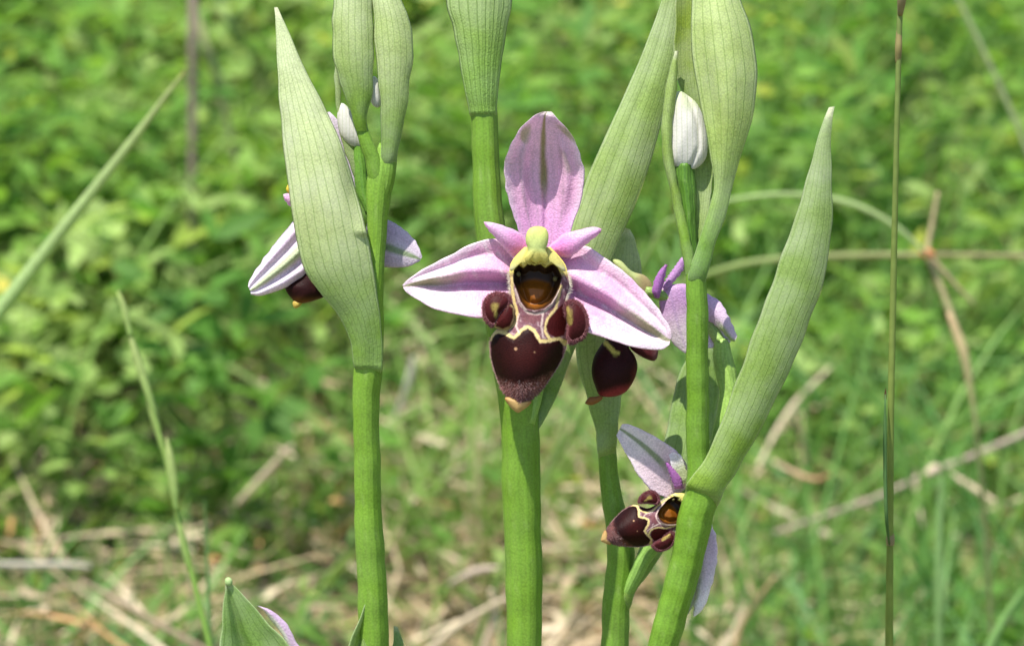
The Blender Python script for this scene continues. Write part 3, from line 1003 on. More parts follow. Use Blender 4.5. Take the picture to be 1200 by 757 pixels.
def lip_colour(X, Y):
    c = np.tile([0.15, 0.065, 0.08], (len(X), 1))
    mott = vnoise(X, Y, 4, 0.16) + 0.7 * vnoise(X, Y, 9, 0.4)
    c = lay(c, (0.40, 0.29, 0.29), 0.65 * sm(mott + .8 * vnoise(X, Y * .35, 71, .5), 0.0, 0.8))
    cream = (0.58, 0.45, 0.19)
    c = lay(c, (0.60, 0.52, 0.13), 1 - sm(Y + 6 * mott, 228, 262))
    for ln, w in (([(181, 260), (186, 330), (200, 385), (188, 425), (155, 448), (116, 452)], 6.5), ([(356, 288), (338, 365), (306, 408), (298, 448), (316, 478), (350, 474), (378, 488)], 6),
                  ([(104, 478), (126, 448), (160, 457), (190, 474), (212, 450), (236, 432), (260, 446), (280, 484), (310, 483), (347, 474), (372, 496)], 7.5)):
        c = lay(c, cream, 1 - sm(ldist(X, Y, ln) + 3.0 * vnoise(X, Y, 31, .22) + 1.2 * mott, w - 4, w + 1.5))
    for ln, w in (([(192, 300), (208, 350), (236, 382), (262, 390), (292, 382), (322, 356), (346, 305)], 4), ([(206, 388), (196, 430), (206, 452)], 3), ([(292, 384), (286, 430), (292, 470)], 3)):
        c = lay(c, (0.66, 0.52, 0.45), 0.7 * (1 - sm(ldist(X, Y, ln) + 2 * mott, w - 3, w + 3)))
    c = lay(c, (0.13, 0.045, 0.05), 0.85 * (1 - sm(sdist(X, Y, [(218, 395), (245, 388), (282, 392), (286, 412), (255, 424), (222, 416)]), -5, 4)))
    for pl in (RED_L, RED_R):
        c = lay(c, (0.048, 0.006, 0.006), 1 - sm(sdist(X, Y, pl), -3, 3))
    sd = sdist(X, Y, SPEC)
    dark = np.tile([0.0095, 0.0018, 0.0017], (len(X), 1))
    dark = lay(dark, (0.028, 0.004, 0.003), np.exp(-(((X - 235) / 90) ** 2 + ((Y - 530) / 70) ** 2)))
    sd = sd + 3.2 * vnoise(X, Y, 44, .25) + 1.6 * vnoise(X, Y, 45, .7)
    m = 1 - sm(sd, -2.5, 2.5)
    c = c * (1 - m[:, None]) + dark * m[:, None]
    # furry lower end
    yb = 622 + 26 * np.abs((X - 205) / 95) ** 1.5 * -1 + 10 * vnoise(X, Y, 21, 0.2)
    low = sm(Y + 9 * vnoise(X, Y, 22, 0.7), yb - 4, yb + 40)
    c = lay(c, (0.15, 0.045, 0.04), low * 0.9)
    c = lay(c, (0.50, 0.33, 0.28), low * 0.35 * sm(vnoise(X, Y, 33, 0.5), 0.05, 0.5))
    for (a, b_, r) in ((195, 511, 6), (262, 523, 3)):
        c = lay(c, (0.42, 0.24, 0.13), 0.75 * (1 - sm(np.hypot(X - a, Y - b_), r - 3, r + 2)))
    # pit of the flower
    cs = sdist(X, Y, CAVITY)
    c = lay(c, (0.030, 0.013, 0.004), 1 - sm(cs, -4, 2))
    fs = sdist(X, Y, FLOOR)
    c = lay(c, (0.20, 0.065, 0.006), (1 - sm(fs, -16, 4)))
    return c


def lip_height(X, Y, u):
    """depth in picture pixels, main-flower size"""
    ky = np.linspace(100, 760, 331)
    ker = np.hanning(61) / np.hanning(61).sum()
    soft = lambda vals: np.interp(Y, ky[30:-30], np.convolve(np.interp(ky, [150, 215, 300, 390, 450, 540, 620, 702], vals), ker, 'valid'))
    ridge = soft([8, 14, 18, 23, 28, 34, 33, 20])
    drop = soft([8, 10, 10, 14, 24, 32, 28, 12])
    z = ridge - drop * np.abs(u) ** 2.3
    cs = sdist(X, Y, CAVITY)
    z = z - 22 * (1 - sm(cs, -26, 2))
    fs = sdist(X, Y, FLOOR)
    z = z + 9 * (1 - sm(fs, -40, -2)) * sm(Y, 255, 300)
    z = z + 3.0 * np.exp(-(cs / 7) ** 2)                    # rolled rim
    z = z + 1.2 * (1 - sm(sdist(X, Y, SPEC), -14, 2))
    return z


def build_lip(fl, mapf, scale=1.0, seed=0):
    ny, nx = 190, 96
    rows, _ = crom_even(np.stack([np.zeros(len(LIP_ROWS)), LIP_ROWS[:, 0], LIP_ROWS[:, 1], LIP_ROWS[:, 2]], 1), ny)
    U = np.linspace(-1, 1, nx)
    U = np.sign(U) * (1 - (1 - np.abs(U)) ** 1.25)
    uu = np.tile(U, (ny, 1))
    t = (uu + 1) / 2
    X = rows[:, 2][:, None] * (1 - t) + rows[:, 3][:, None] * t
    Yg = np.repeat(rows[:, 1][:, None], nx, 1)
    Xf, Yf, uf = X.ravel(), Yg.ravel(), uu.ravel()
    z = lip_height(Xf, Yf, uf)
    col = lip_colour(Xf, Yf)
    a = mapf(Xf, Yf, z * scale)
    bz = np.minimum(z - 3, np.interp(Yf, [150, 450, 702], [-8, -2, 6]))
    b = mapf(Xf, Yf, bz * scale)
    nF = len(Xf)
    idx = np.arange(nF).reshape(ny, nx)
    bid = idx + nF
    bid[:, 0] = idx[:, 0]; bid[:, -1] = idx[:, -1]; bid[0] = idx[0]; bid[-1] = idx[-1]
    f = np.stack([idx[:-1, :-1], idx[:-1, 1:], idx[1:, 1:], idx[1:, :-1]], -1).reshape(-1, 4)
    bf = np.stack([bid[:-1, :-1], bid[1:, :-1], bid[1:, 1:], bid[:-1, 1:]], -1).reshape(-1, 4)
    front = P(*a)
    verts = np.concatenate([front, P(*b)])
    cen = sdist(Xf, Yf, CAVITY).reshape(ny, nx)
    cc = (cen[:-1, :-1] + cen[1:, 1:]) / 2
    gloss = (cc < -3).ravel()
    lip = mesh_obj('lip', verts, f[~gloss].tolist() + bf.tolist(), M_LIP, fl, np.concatenate([col, col]), np.zeros((2 * nF, 2)))
    # the glossy pit is a piece of its own
    used = np.unique(f[gloss])
    remap = -np.ones(nF, int); remap[used] = np.arange(len(used))
    mesh_obj('stigma_cavity', front[used], remap[f[gloss]].tolist(), M_GLOSS, fl, col[used], np.zeros((len(used), 2)))
    # short fur on the lower end and along the rim of the pit
    r = np.random.default_rng(seed)
    G = front.reshape(ny, nx, 3)
    du = np.gradient(G, axis=1); dv = np.gradient(G, axis=0)
    nrm = np.cross(du, dv).reshape(-1, 3)
    nrm /= np.linalg.norm(nrm, axis=1, keepdims=True) + 1e-12
    nrm = np.where((nrm @ FWD > 0)[:, None], -nrm, nrm)
    wgt = sm(Yf, 615, 660) * (1 - 0.0 * uf)
    low = r.choice(nF, 1500, p=wgt / wgt.sum())
    dn = nrm[low] * 0.6 - UP * 0.55 + RIGHT * (uf[low] * 0.5)[:, None]
    hairs('fur', fl, front[low], dn, 0.00028 * scale, 0.00004, np.clip(col[low] * 1.3 + 0.05, 0, 1) * r.uniform(.6, 1.5, (len(low), 1)), seed + 1)
    edge = np.concatenate([np.where((np.abs(uf) > .97) & (Yf > 235) & (Yf < 345))[0], np.where((np.abs(uf) > .97) & (Yf > 470))[0]])
    e2 = r.choice(edge, 900)
    dn = RIGHT * (np.sign(uf[e2]))[:, None] + nrm[e2] * 0.4 - UP * 0.2
    white = np.where((Yf[e2] < 360)[:, None], np.array([[0.75, 0.70, 0.55]]), np.array([[0.45, 0.28, 0.25]]))
    hairs('fringe', fl, front[e2], dn, np.where(Yf[e2] < 360, 0.00036, 0.00016) * scale, 0.00004, white, seed + 2)
    return lip


def lobe_colour(yel, edge_poly):
    def f(X, Y):
        c = np.tile([0.045, 0.007, 0.008], (len(X), 1))
        c = lay(c, (0.15, 0.04, 0.045), sm(sdist(X, Y, edge_poly), -14, 0))
        for (a, b_, rx, ry) in yel:
            c = lay(c, (0.30, 0.24, 0.06), 0.65 * (1 - sm(((X - a) / rx) ** 2 + ((Y - b_) / ry) ** 2 + 0.7 * vnoise(X, Y, 12, .22), 0.1, 1.5)))
        return c
    return f


LOBE_L = [(126, 309), (96, 322), (77, 352), (78, 392), (92, 420), (110, 434), (126, 420), (138, 396), (158, 372), (176, 350), (178, 328), (160, 314)]
LOBE_R = [(372, 345), (395, 337), (424, 347), (446, 380), (455, 425), (442, 470), (412, 490), (388, 495), (376, 470), (378, 432), (372, 400), (366, 370)]
INNER_L = [(118, 432), (126, 402), (146, 372), (172, 350), (188, 366), (190, 400), (176, 434), (148, 444)]


def build_lobes(fl, mapf, scale=1.0, seed=50):
    for poly, yel, sx in ((LOBE_L, [(121, 362, 14, 17), (125, 388, 7, 17)], -1), (LOBE_R, [(386, 400, 13, 30), (380, 372, 7, 14)], 1)):
        ob = pillow('side_lobe', fl, poly, M_LIP, h=15 * scale, z0=16 * scale, hb=14 * scale, mapf=mapf, colf=lobe_colour(yel, poly), rings=12, nb=72)
        b = closed_poly(poly, 240)
        c = b.mean(0)
        r = np.random.default_rng(seed)
        k = r.integers(0, 240, 1500)
        s = np.sqrt(r.uniform(0.6, 1.0, 1500))
        q = c + (b[k] - c) * s[:, None]
        outw = (b[k] - c); outw /= np.linalg.norm(outw, axis=1, keepdims=True)
        zq = 16 + 15 * np.sqrt(1 - s ** 2)
        a = mapf(q[:, 0], q[:, 1], zq * scale)
        e = mapf(q[:, 0] + outw[:, 0] * 3 * s, q[:, 1] + outw[:, 1] * 3 * s, (zq + 0.9 * np.sqrt(1 - s ** 2)) * scale)
        A, B = P(*a), P(*e)
        away = np.ones(1500, bool)
        for (ya, yb, rx, ry) in yel:
            away &= ((q[:, 0] - ya) / rx) ** 2 + ((q[:, 1] - yb) / ry) ** 2 > 0.9
        A, B, s = A[away], B[away], s[away]
        t = r.uniform(0, 1, (len(A), 1))
        hairs('fur', fl, A, unit(B - A), 0.00024 * scale, 0.000035, (1 - t) * np.array([[0.13, 0.03, 0.035]]) + t * np.array([[0.34, 0.14, 0.15]]), seed + 3)


def build_column(fl, mapf, scale=1.0):
    def hood(X, Y):
        c = lerp3((0.52, 0.56, 0.17), (0.46, 0.54, 0.19), sm(Y, 90, 150))
        c = lay(c, (0.62, 0.55, 0.15), sm(Y + 8 * vnoise(X, Y, 8, .15), 148, 186))
        return c * (1 + .14 * vnoise(X, Y, 3, .18))[:, None]
    pillow('column', fl, [(246, 83), (272, 76), (300, 83), (311, 106), (309, 136), (302, 160), (312, 188), (300, 207), (284, 200), (268, 208), (250, 200), (236, 206), (226, 190), (238, 162), (230, 130), (233, 102)],
           M_COLUMN, h=8 * scale, z0=30 * scale, hb=20 * scale, mapf=mapf, colf=hood, rings=10, nb=56)
    for px_, poly in ((0, [(232, 150), (250, 168), (256, 200), (246, 214), (238, 208), (226, 220), (208, 212), (196, 222), (180, 236), (174, 222), (190, 190), (210, 165)]),
                      (1, [(305, 150), (320, 162), (345, 184), (366, 212), (372, 236), (356, 232), (342, 214), (318, 212), (302, 218), (288, 206), (276, 212), (272, 195), (284, 170)])):
        pillow('column_arm', fl, poly, M_COLUMN, h=7 * scale, z0=20 * scale, hb=10 * scale, mapf=mapf,
               colf=lambda X, Y: lay(np.tile([0.60, 0.55, 0.17], (len(X), 1)), (0.64, 0.60, 0.36), sm(Y, 205, 235)), rings=7, nb=48)
    for (a, b_) in ((205, 246), (335, 263)):  # two glints of the pit, put in as small paler beads
        th = np.linspace(0, 6.283, 12, endpoint=False)
        pillow('pit_glint', fl, [(a + 9 * math.cos(q), b_ + 10 * math.sin(q)) for q in th], M_GLOSS, h=4 * scale, z0=6 * scale, mapf=mapf,
               colf=lambda X, Y: np.tile([0.10, 0.085, 0.03], (len(X), 1)), rings=5, nb=24)


def build_tip(fl, mapf, scale=1.0):
    pillow('lip_tip', fl, [(156, 686), (176, 682), (205, 690), (232, 694), (252, 698), (238, 716), (218, 730), (202, 738), (184, 726), (166, 706)], M_COLUMN, h=7 * scale, z0=16 * scale, mapf=mapf,
           colf=lambda X, Y: lay(np.tile([0.52, 0.34, 0.13], (len(X), 1)), (0.36, 0.16, 0.05), sm(np.abs(X - 203) / 48 + vnoise(X, Y, 3, .2) * .3, .5, 1)), rings=6, nb=40)


# ================= middle orchid
B = plant('orchid_plant', 'orchid in the middle with a wide-open pink flower facing the viewer', 614, 757, float(zv(757)) - 30)
zB = lambda y: float(zv(y)) * 0.8 - 34
tube('stem', B, [(566, 120, zB(120), 14), (567, 140, zB(140), 15), (571, 220, zB(220), 16), (577, 290, zB(290), 17.5), (590, 380, zB(380), 20), (604, 450, zB(450), 22), (609, 500, zB(500), 22),
                 (612, 600, zB(600), 21.5), (614, 700, zB(700), 20.5), (615, 757, zB(757), 20)], M_STEM, G_STEM, ground=True, n=80, nr=28, ribs=6, rib_a=0.035, col2=(0.17, 0.31, 0.028))
leaf('bract', B, [(556, -200, 566, -200, -30), (536, -140, 590, -140, -10), (524, -70, 603, -70, 4), (521, -10, 601, -10, 9), (530, 32, 595, 32, 9), (538, 71, 588, 71, 5), (545, 107, 584, 104, 1), (549, 127, 583, 127, -3), (550, 134, 583, 134, -4), (552, 139, 581, 139, -16)],
     M_BRACT_RIBBED, cup=-0.55, thick=2.6, nv=110, nu=41, colf=bractcol(mid=(0.30, 0.44, 0.15), base=(0.22, 0.42, 0.06)), seed=4)
leaf('bract', B, [(800, -120, 806, -118, -60), (788, -70, 808, -66, -58), (775, 0, 802, 0, -56), (746, 79, 792, 79, -54), (714, 148, 773, 150, -54), (690, 205, 755, 213, -55), (671, 262, 729, 277, -58),
                   (652, 330, 700, 345, -62), (638, 400, 672, 412, -64), (630, 450, 655, 458, -64), (620, 492, 634, 500, -58), (612, 508, 622, 512, -50)],
     M_BRACT, cup=-0.28, thick=2.6, nv=120, nu=37, colf=bractcol(tip=(0.33, 0.46, 0.19), mid=(0.31, 0.45, 0.15)), seed=5,
     zf=lambda u, v: -0.05 * np.exp(-((u + 0.25) / 0.2) ** 2))
fl = flower_at(B, 628, 330, 0)
tube('ovary', fl, [(628, 330, -14, 8), (632, 380, -40, 12), (628, 440, -52, 12), (618, 496, -46, 9)], M_STEM, (0.25, 0.42, 0.08), n=24)


def mid_stripe(w0, w1, v0, v1):
    return lambda u, v: (1 - sm(np.abs(u), w0, w1)) * (1 - sm(v, v0, v1))


def dorsal_col(u, v):
    c = pink(base=(0.78, 0.43, 0.64), pale=(0.80, 0.57, 0.72), seed=2)(u, v)
    hz = sm(v, .5, .95)
    c = lay(c, (0.72, 0.38, 0.74), 0.6 * hz)
    c = lay(c, (0.29, 0.27, 0.08), 0.9 * (1 - sm(np.abs(u + .02) + .03 * vnoise(u * 8, v * 30, 6, 1), .03, .13)) * (1 - sm(v, .45, .72)))
    c = lay(c, (0.55, 0.26, 0.50), 0.6 * (1 - sm(np.abs(u + .02), .02, .06)) * sm(v, .5, .7))
    for uu, a in ((-.55, .45), (.5, .35), (-.25, .25), (.27, .2)):
        c = lay(c, (0.42, 0.30, 0.38), a * (1 - sm(np.abs(u - uu + .05 * np.sin(v * 5)), .015, .05)) * sm(v, .12, .3))
    n1 = vnoise(u * 6, v * 16, 13, 1.3)
    c = lay(c, (0.40, 0.38, 0.20), 0.75 * sm(n1, .15, .45) * sm(np.abs(u), .4, .65) * (1 - sm(v, .3, .55)) * sm(v, .04, .15))
    return lay(c, (0.68, 0.66, 0.50), 0.7 * (1 - sm(v, .0, .05)))


leaf('sepal', fl, [(636, 131, 646, 131, 46), (624, 137, 653, 139, 46), (606, 156, 669, 157, 34), (594, 180, 680, 181, 19), (591, 203, 685, 203, 9), (595, 230, 682, 230, 3), (602, 255, 675, 255, 0), (612, 280, 663, 282, -2), (620, 300, 650, 302, -4)],
     M_SEPAL, cup=0.42, thick=2.6, nu=49, nv=90, colf=dorsal_col, seed=8, wav=1.2,
     zf=lambda u, v: 0.16 * np.exp(-((np.abs(u) - 0.55) / 0.12) ** 2) * sm(v, .1, .3) * (1 - sm(v, .5, .8)) - 0.08 * np.exp(-(u / .06) ** 2))


def side_profile(u, v):
    k = sm(v, 0.02, 0.2)
    return k * (0.30 * np.exp(-((u + .22) / .26) ** 2) - 0.26 * np.exp(-((u - .12) / .13) ** 2) + 0.28 * sm(u, .1, 1.0) - 0.16 * np.exp(-((u + .62) / .10) ** 2) * (1 - v))


def side_col(seed):
    def f(u, v):
        c = pink(base=(0.80, 0.47, 0.66), pale=(0.86, 0.69, 0.77), seed=seed)(u, v)
        c = lay(c, (0.74, 0.36, 0.64), 0.65 * (1 - sm(np.abs(u - .0), .1, .35)) * sm(v, .3, .6))
        c = lay(c, (0.78, 0.42, 0.66), 0.65 * sm(vnoise(u * 7, v * 22, seed + 4, 1.3), -.1, .4) * sm(v, .25, .5))
        c = lay(c, (0.88, 0.78, 0.82), 0.55 * sm(vnoise(u * 11, v * 34, seed + 6, 1.5), .12, .5))
        for k, a in ((-.62, .2), (-.38, .22), (.3, .2), (.52, .25), (.72, .18)):
            c = lay(c, (0.56, 0.34, 0.48), a * (1 - sm(np.abs(u - k * (.5 + .6 * v) + .04 * vnoise(u, v * 20, seed + 2, 1)), .012, .05)))
        c = lay(c, (0.36, 0.36, 0.16), 0.9 * (1 - sm(np.abs(u + .05), .10, .26)) * (1 - sm(v + .1 * vnoise(u * 9, v * 20, seed, 1), .22, .52)))
        return lay(c, (0.84, 0.74, 0.80), 0.5 * sm(u + .5 * vnoise(u * 5, v * 18, seed + 8, 1.4), .35, .9) * (1 - sm(v, .45, .9)))
    return f


leaf('sepal', fl, [(472, 334, 473, 338, 10), (481, 325, 478, 344, 9), (504, 311, 492, 353, 7), (529, 298, 511, 363, 5), (555, 285, 537, 369, 3), (580, 280, 566, 373, 1), (600, 290, 596, 366, -6), (616, 306, 616, 350, -16)],
     M_SEPAL, cup=0.10, thick=2.6, nu=49, nv=90, colf=side_col(21), zf=side_profile, seed=9, wav=1.4)
leaf('sepal', fl, [(787, 394, 784, 404, 12), (785, 385, 773, 410, 12), (772, 362, 743, 407, 10), (752, 339, 714, 398, 7), (730, 317, 692, 391, 4), (707, 301, 668, 384, 1), (684, 288, 652, 378, -4), (655, 296, 640, 352, -16)],
     M_SEPAL, cup=0.10, thick=2.6, nu=49, nv=90, colf=side_col(27), zf=side_profile, seed=10, wav=1.4)


def petal_col(u, v):
    c = lerp3((0.70, 0.42, 0.64), (0.74, 0.24, 0.60), sm(v, .25, .85))
    c = lay(c, (0.42, 0.16, 0.30), .6 * (1 - sm(v, 0, .07)))
    return lay(c, (0.82, 0.66, 0.78), .5 * sm(np.abs(u), .6, 1))


leaf('petal', fl, [(567, 260, 568, 264, 16), (578, 261, 574, 272, 18), (594, 266, 586, 285, 18), (610, 273, 596, 297, 14), (620, 284, 606, 302, 8), (628, 292, 622, 300, 2)], M_SEPAL, cup=-0.5, thick=5, nu=25, nv=44, colf=petal_col, seed=11, wav=.4)
leaf('petal', fl, [(705, 268, 704, 273, 16), (694, 266, 690, 284, 18), (676, 270, 678, 294, 18), (660, 274, 668, 302, 14), (646, 286, 656, 301, 8), (640, 292, 644, 300, 2)], M_SEPAL, cup=-0.5, thick=5, nu=25, nv=44, colf=petal_col, seed=12, wav=.4)
build_lip(fl, main_map, 1.0, 100)
build_lobes(fl, main_map)
pillow('inner_lobe', fl, INNER_L, M_LIP, h=9, z0=20, mapf=main_map, colf=lambda X, Y: lay(np.tile([0.048, 0.006, 0.006], (len(X), 1)), (0.55, 0.42, 0.2), sm(sdist(X, Y, INNER_L), -5, -1) * .55), rings=9, nb=56)
build_column(fl, main_map)
build_tip(fl, main_map)

# ================= left orchid
A = plant('orchid_plant', 'left orchid with its flower turned away behind a long pale bract', 440, 757, float(zv(757)) - 10)
zA = lambda y: float(zv(y)) - 12
tube('stem', A, [(449, 168, zA(168) - 6, 5), (448, 192, zA(192) - 4, 12.5), (444, 222, zA(222) - 4, 15), (442, 255, zA(255) - 4, 12.5), (440, 290, zA(290) - 4, 11), (438, 330, zA(330) - 2, 12), (434, 380, zA(380), 15), (431, 428, zA(428), 17),
                 (429, 480, zA(480), 15.5), (430, 560, zA(560), 15.5), (434, 660, zA(660), 17), (439, 757, zA(757), 17.5)], M_STEM, (0.18, 0.33, 0.032), ground=True, n=80, nr=26, ribs=5, rib_a=0.03)
leaf('bract', A, [(321, 9, 325, 9, -26), (323, 22, 332, 24, -20), (324, 50, 344, 50, -10), (325, 80, 357, 80, -1), (327, 120, 378, 120, 9), (332, 170, 400, 170, 18), (338, 220, 417, 220, 23), (344, 265, 428, 265, 23), (354, 310, 437, 310, 19),
                  (374, 342, 442, 342, 12), (397, 370, 446, 370, 4), (410, 400, 448, 400, -4), (413, 423, 448, 425, -10), (415, 431, 447, 434, -12), (417, 436, 445, 439, -26)], M_BRACT, cup=-0.30, thick=2.6, nu=41, nv=120,
     colf=bractcol(tip=(0.50, 0.59, 0.44), mid=(0.48, 0.575, 0.34), base=(0.24, 0.43, 0.07)), seed=14, wav=1.6, zf=lambda u, v: 0.20 * sm(u, .5, 1) * np.sin(v * 22) * (v > .3) * (v < .62))
tube('branch', A, [(420, 118, zA(118) + 2, 3), (422, 142, zA(142) + 3, 6.5), (427, 160, zA(160) + 4, 7.5), (435, 182, zA(182) + 3, 9), (441, 208, zA(208), 10), (443, 240, zA(240) - 5, 7), (443, 262, zA(262) - 12, 2)], M_STEM, (0.16, 0.30, 0.03), n=26)
tube('branch', A, [(460, 130, zA(130) - 2, 3), (458, 155, zA(155), 8.5), (456, 186, zA(186), 9), (452, 215, zA(215), 9.5), (446, 250, zA(250) - 4, 7), (443, 280, zA(280) - 10, 2)], M_STEM, (0.16, 0.30, 0.03), n=26)
leaf('bract', A, [(415, -110, 420, -110, -6), (402, -70, 436, -70, 4), (392, -10, 436, -10, 16), (389, 37, 438, 37, 22), (392, 74, 438, 74, 23), (403, 111, 436, 111, 21), (413, 138, 430, 138, 20), (417, 154, 430, 154, 19)], M_BRACT, cup=-0.5, thick=2.6,
     nu=33, nv=90, colf=bractcol(tip=(0.45, 0.54, 0.34), mid=(0.40, 0.51, 0.25)), seed=15)
leaf('bract', A, [(448, -120, 454, -120, -10), (440, -70, 466, -70, 4), (436, -10, 469, -8, 15), (437, 18, 478, 18, 20), (439, 55, 485, 55, 23), (443, 92, 481, 92, 22), (446, 129, 476, 129, 19), (447, 160, 470, 160, 16), (447, 190, 465, 186, 12), (450, 204, 461, 200, 2)], M_BRACT,
     cup=-0.5, thick=2.6, nu=33, nv=90, colf=bractcol(tip=(0.45, 0.54, 0.34), mid=(0.41, 0.52, 0.26)), seed=16)
leaf('bract', A, [(392, 60, 396, 60, -8), (392, 90, 398, 90, -8), (394, 125, 401, 128, -10), (400, 165, 412, 165, -12), (414, 205, 428, 205, -14), (430, 245, 438, 245, -16)], M_BRACT, cup=-.3, thick=2.6, nu=15, nv=50, colf=bractcol(), seed=17)
white_bud = lambda X, Y: np.tile([0.66, 0.64, 0.58], (len(X), 1)) * (1 + .05 * vnoise(X, Y, 6, .2))[:, None]
for poly, z in (([(398, 122), (395, 138), (399, 158), (408, 169), (418, 173), (427, 172), (423, 155), (414, 136), (406, 124)], -12), ([(437, 90), (443, 94), (446, 110), (446, 124), (440, 126), (434, 118), (434, 100)], 2)):
    pillow('bud', A, poly, M_BUD, h=9, z0=z, colf=white_bud, rings=8, nb=44)
tube('bud_stalk', A, [(420, 168, -14, 6), (422, 195, -16, 8), (426, 225, -18, 8), (434, 250, -18, 6)], M_STEM, (0.12, 0.27, 0.03), n=20)
fa = flower_at(A, 400, 300, -40)
c7 = lambda X, Y: (280 + X / 4.204, 200 + Y / 4.204)


def pr7(a, b_, z):
    p, q = c7(*a), c7(*b_)
    return (*p, *q, z)


def back_col(seed, green=0.8):
    def f(u, v):
        c = pink(base=(0.70, 0.58, 0.72), pale=(0.80, 0.72, 0.80), seed=seed)(u, v)
        c = lay(c, (0.46, 0.54, 0.30), green * (1 - sm(np.abs(u), .10, .30)))
        return lay(c, (0.50, 0.36, 0.48), .35 * (1 - sm(np.abs(np.abs(u) - .55), .02, .08)))
    return f


leaf('sepal', fa, [pr7((47, 570), (62, 610), -26), pr7((60, 525), (112, 616), -28), pr7((130, 420), (232, 576), -32), pr7((205, 325), (345, 510), -36), pr7((278, 240), (420, 440), -42), pr7((360, 200), (470, 380), -46)],
     M_SEPAL, cup=-0.25, thick=3, nu=33, nv=60, colf=back_col(31, .95), seed=18, zf=lambda u, v: .15 * np.cos(u * 9))
leaf('sepal', fa, [pr7((903, 425), (890, 448), -30), pr7((872, 350), (830, 474), -32), pr7((800, 280), (740, 478), -34), pr7((720, 236), (660, 460), -38), pr7((640, 210), (600, 430), -42)],
     M_SEPAL, cup=-0.25, thick=3, nu=33, nv=60, colf=lambda u, v: lay(back_col(32, .2)(u, v) * np.array([.8, .78, .8]), (0.16, 0.26, 0.07), .9 * (1 - sm(np.abs(u - .12), .08, .24))), seed=19)
leaf('sepal', fa, [(381, 133, 386, 131, -44), (377, 148, 396, 142, -46), (374, 180, 410, 172, -48), (380, 230, 420, 225, -48), (396, 280, 420, 280, -46)], M_SEPAL, cup=-.3, thick=3, colf=back_col(33, .3), seed=20)
leaf('petal', fa, [pr7((218, 118), (222, 140), -34), pr7((240, 112), (250, 175), -36), pr7((280, 120), (290, 190), -38), pr7((330, 160), (330, 220), -40)], M_SEPAL, cup=-.4, thick=2.6, nu=15, nv=30, colf=petal_col, seed=22)
pillow('column', fa, [c7(*q) for q in ((232, 90), (250, 60), (275, 62), (290, 100), (270, 115), (245, 112))], M_COLUMN, h=6, z0=-40, colf=lambda X, Y: np.tile([0.70, 0.52, 0.06], (len(X), 1)), rings=6, nb=32)
pillow('lip', fa, [c7(*q) for q in ((228, 572), (300, 520), (365, 470), (420, 540), (436, 592), (420, 622), (355, 645), (300, 655), (268, 640))], M_LIP, h=14, z0=-46,
       colf=lambda X, Y: lay(np.tile([0.018, 0.004, 0.004], (len(X), 1)), (0.16, 0.06, 0.012), sm(Y, 345, 356) * .8), rings=9, nb=56)
pillow('lip_tip', fa, [c7(*q) for q in ((264, 648), (285, 640), (312, 650), (296, 672), (272, 676))], M_COLUMN, h=4, z0=-44, colf=lambda X, Y: np.tile([0.55, 0.40, 0.08], (len(X), 1)), rings=5, nb=28)
tube('ovary', fa, [(400, 285, -48, 9), (415, 320, -40, 11), (428, 370, -24, 11), (431, 415, -16, 9)], M_STEM, (0.22, 0.40, 0.06), n=20)

# ================= lower-flower orchid between the middle and right stems
Cp = plant('orchid_plant', 'orchid between the middle and right stems with a small flower tilted low on it', 720, 757, float(zv(757)) - 90)
zC = lambda y: float(zv(y)) * 0.8 - 84
tube('stem', Cp, [(716, 400, zC(400), 9), (714, 450, zC(450), 11), (711, 500, zC(500), 11.5), (711, 530, zC(530), 11), (715, 570, zC(570), 11.5), (723, 610, zC(610), 14), (727, 650, zC(650), 16), (723, 700, zC(700), 16), (720, 757, zC(757), 16.5)],
     M_STEM, (0.15, 0.28, 0.028), ground=True, n=70, nr=24)
leaf('bract', Cp, [(733, 267, 738, 269, -96), (724, 285, 746, 288, -96), (708, 315, 752, 316, -96), (684, 355, 748, 352, -94), (674, 400, 740, 395, -92), (678, 432, 733, 432, -92), (688, 468, 728, 468, -92), (698, 505, 724, 505, -94), (700, 528, 722, 524, -97), (703, 538, 719, 536, -108)],
     M_BRACT, cup=-0.35, thick=2.6, nu=33, nv=90, colf=bractcol(tip=(0.40, 0.50, 0.30), mid=(0.36, 0.48, 0.21), base=(0.30, 0.45, 0.12)), seed=41)
leaf('bract', Cp, [(818, 395, 832, 398, -128), (800, 430, 842, 430, -126), (788, 470, 842, 470, -124), (778, 520, 836, 524, -120), (770, 580, 806, 590, -120), (748, 648, 772, 655, -120), (732, 688, 747, 690, -123), (724, 708, 738, 712, -132), (718, 726, 730, 730, -152)],
     M_BRACT, cup=-0.3, thick=2.6, nu=29, nv=80, colf=bractcol(tip=(0.22, 0.36, 0.10), mid=(0.24, 0.40, 0.10), base=(0.26, 0.42, 0.09)), seed=42)
fc = flower_at(Cp, 775, 595, -70)
c6 = lambda X, Y: (690 + X / 3.03, 490 + Y / 3.03)


def pr6(a, b_, z):
    return (*c6(*a), *c6(*b_), z)


rot6 = math.radians(60)
SC6 = 0.60


def low_map(X, Y, Z):
    dx, dy = (X - 262) * K1 * SC6, (Y - 330) * K1 * SC6
    dx = dx * 0.95
    cx_, cy_ = 780, 603
    x = cx_ + dx * math.cos(rot6) - dy * math.sin(rot6)
    y = cy_ + dx * math.sin(rot6) + dy * math.cos(rot6)
    return x, y, Z - 66


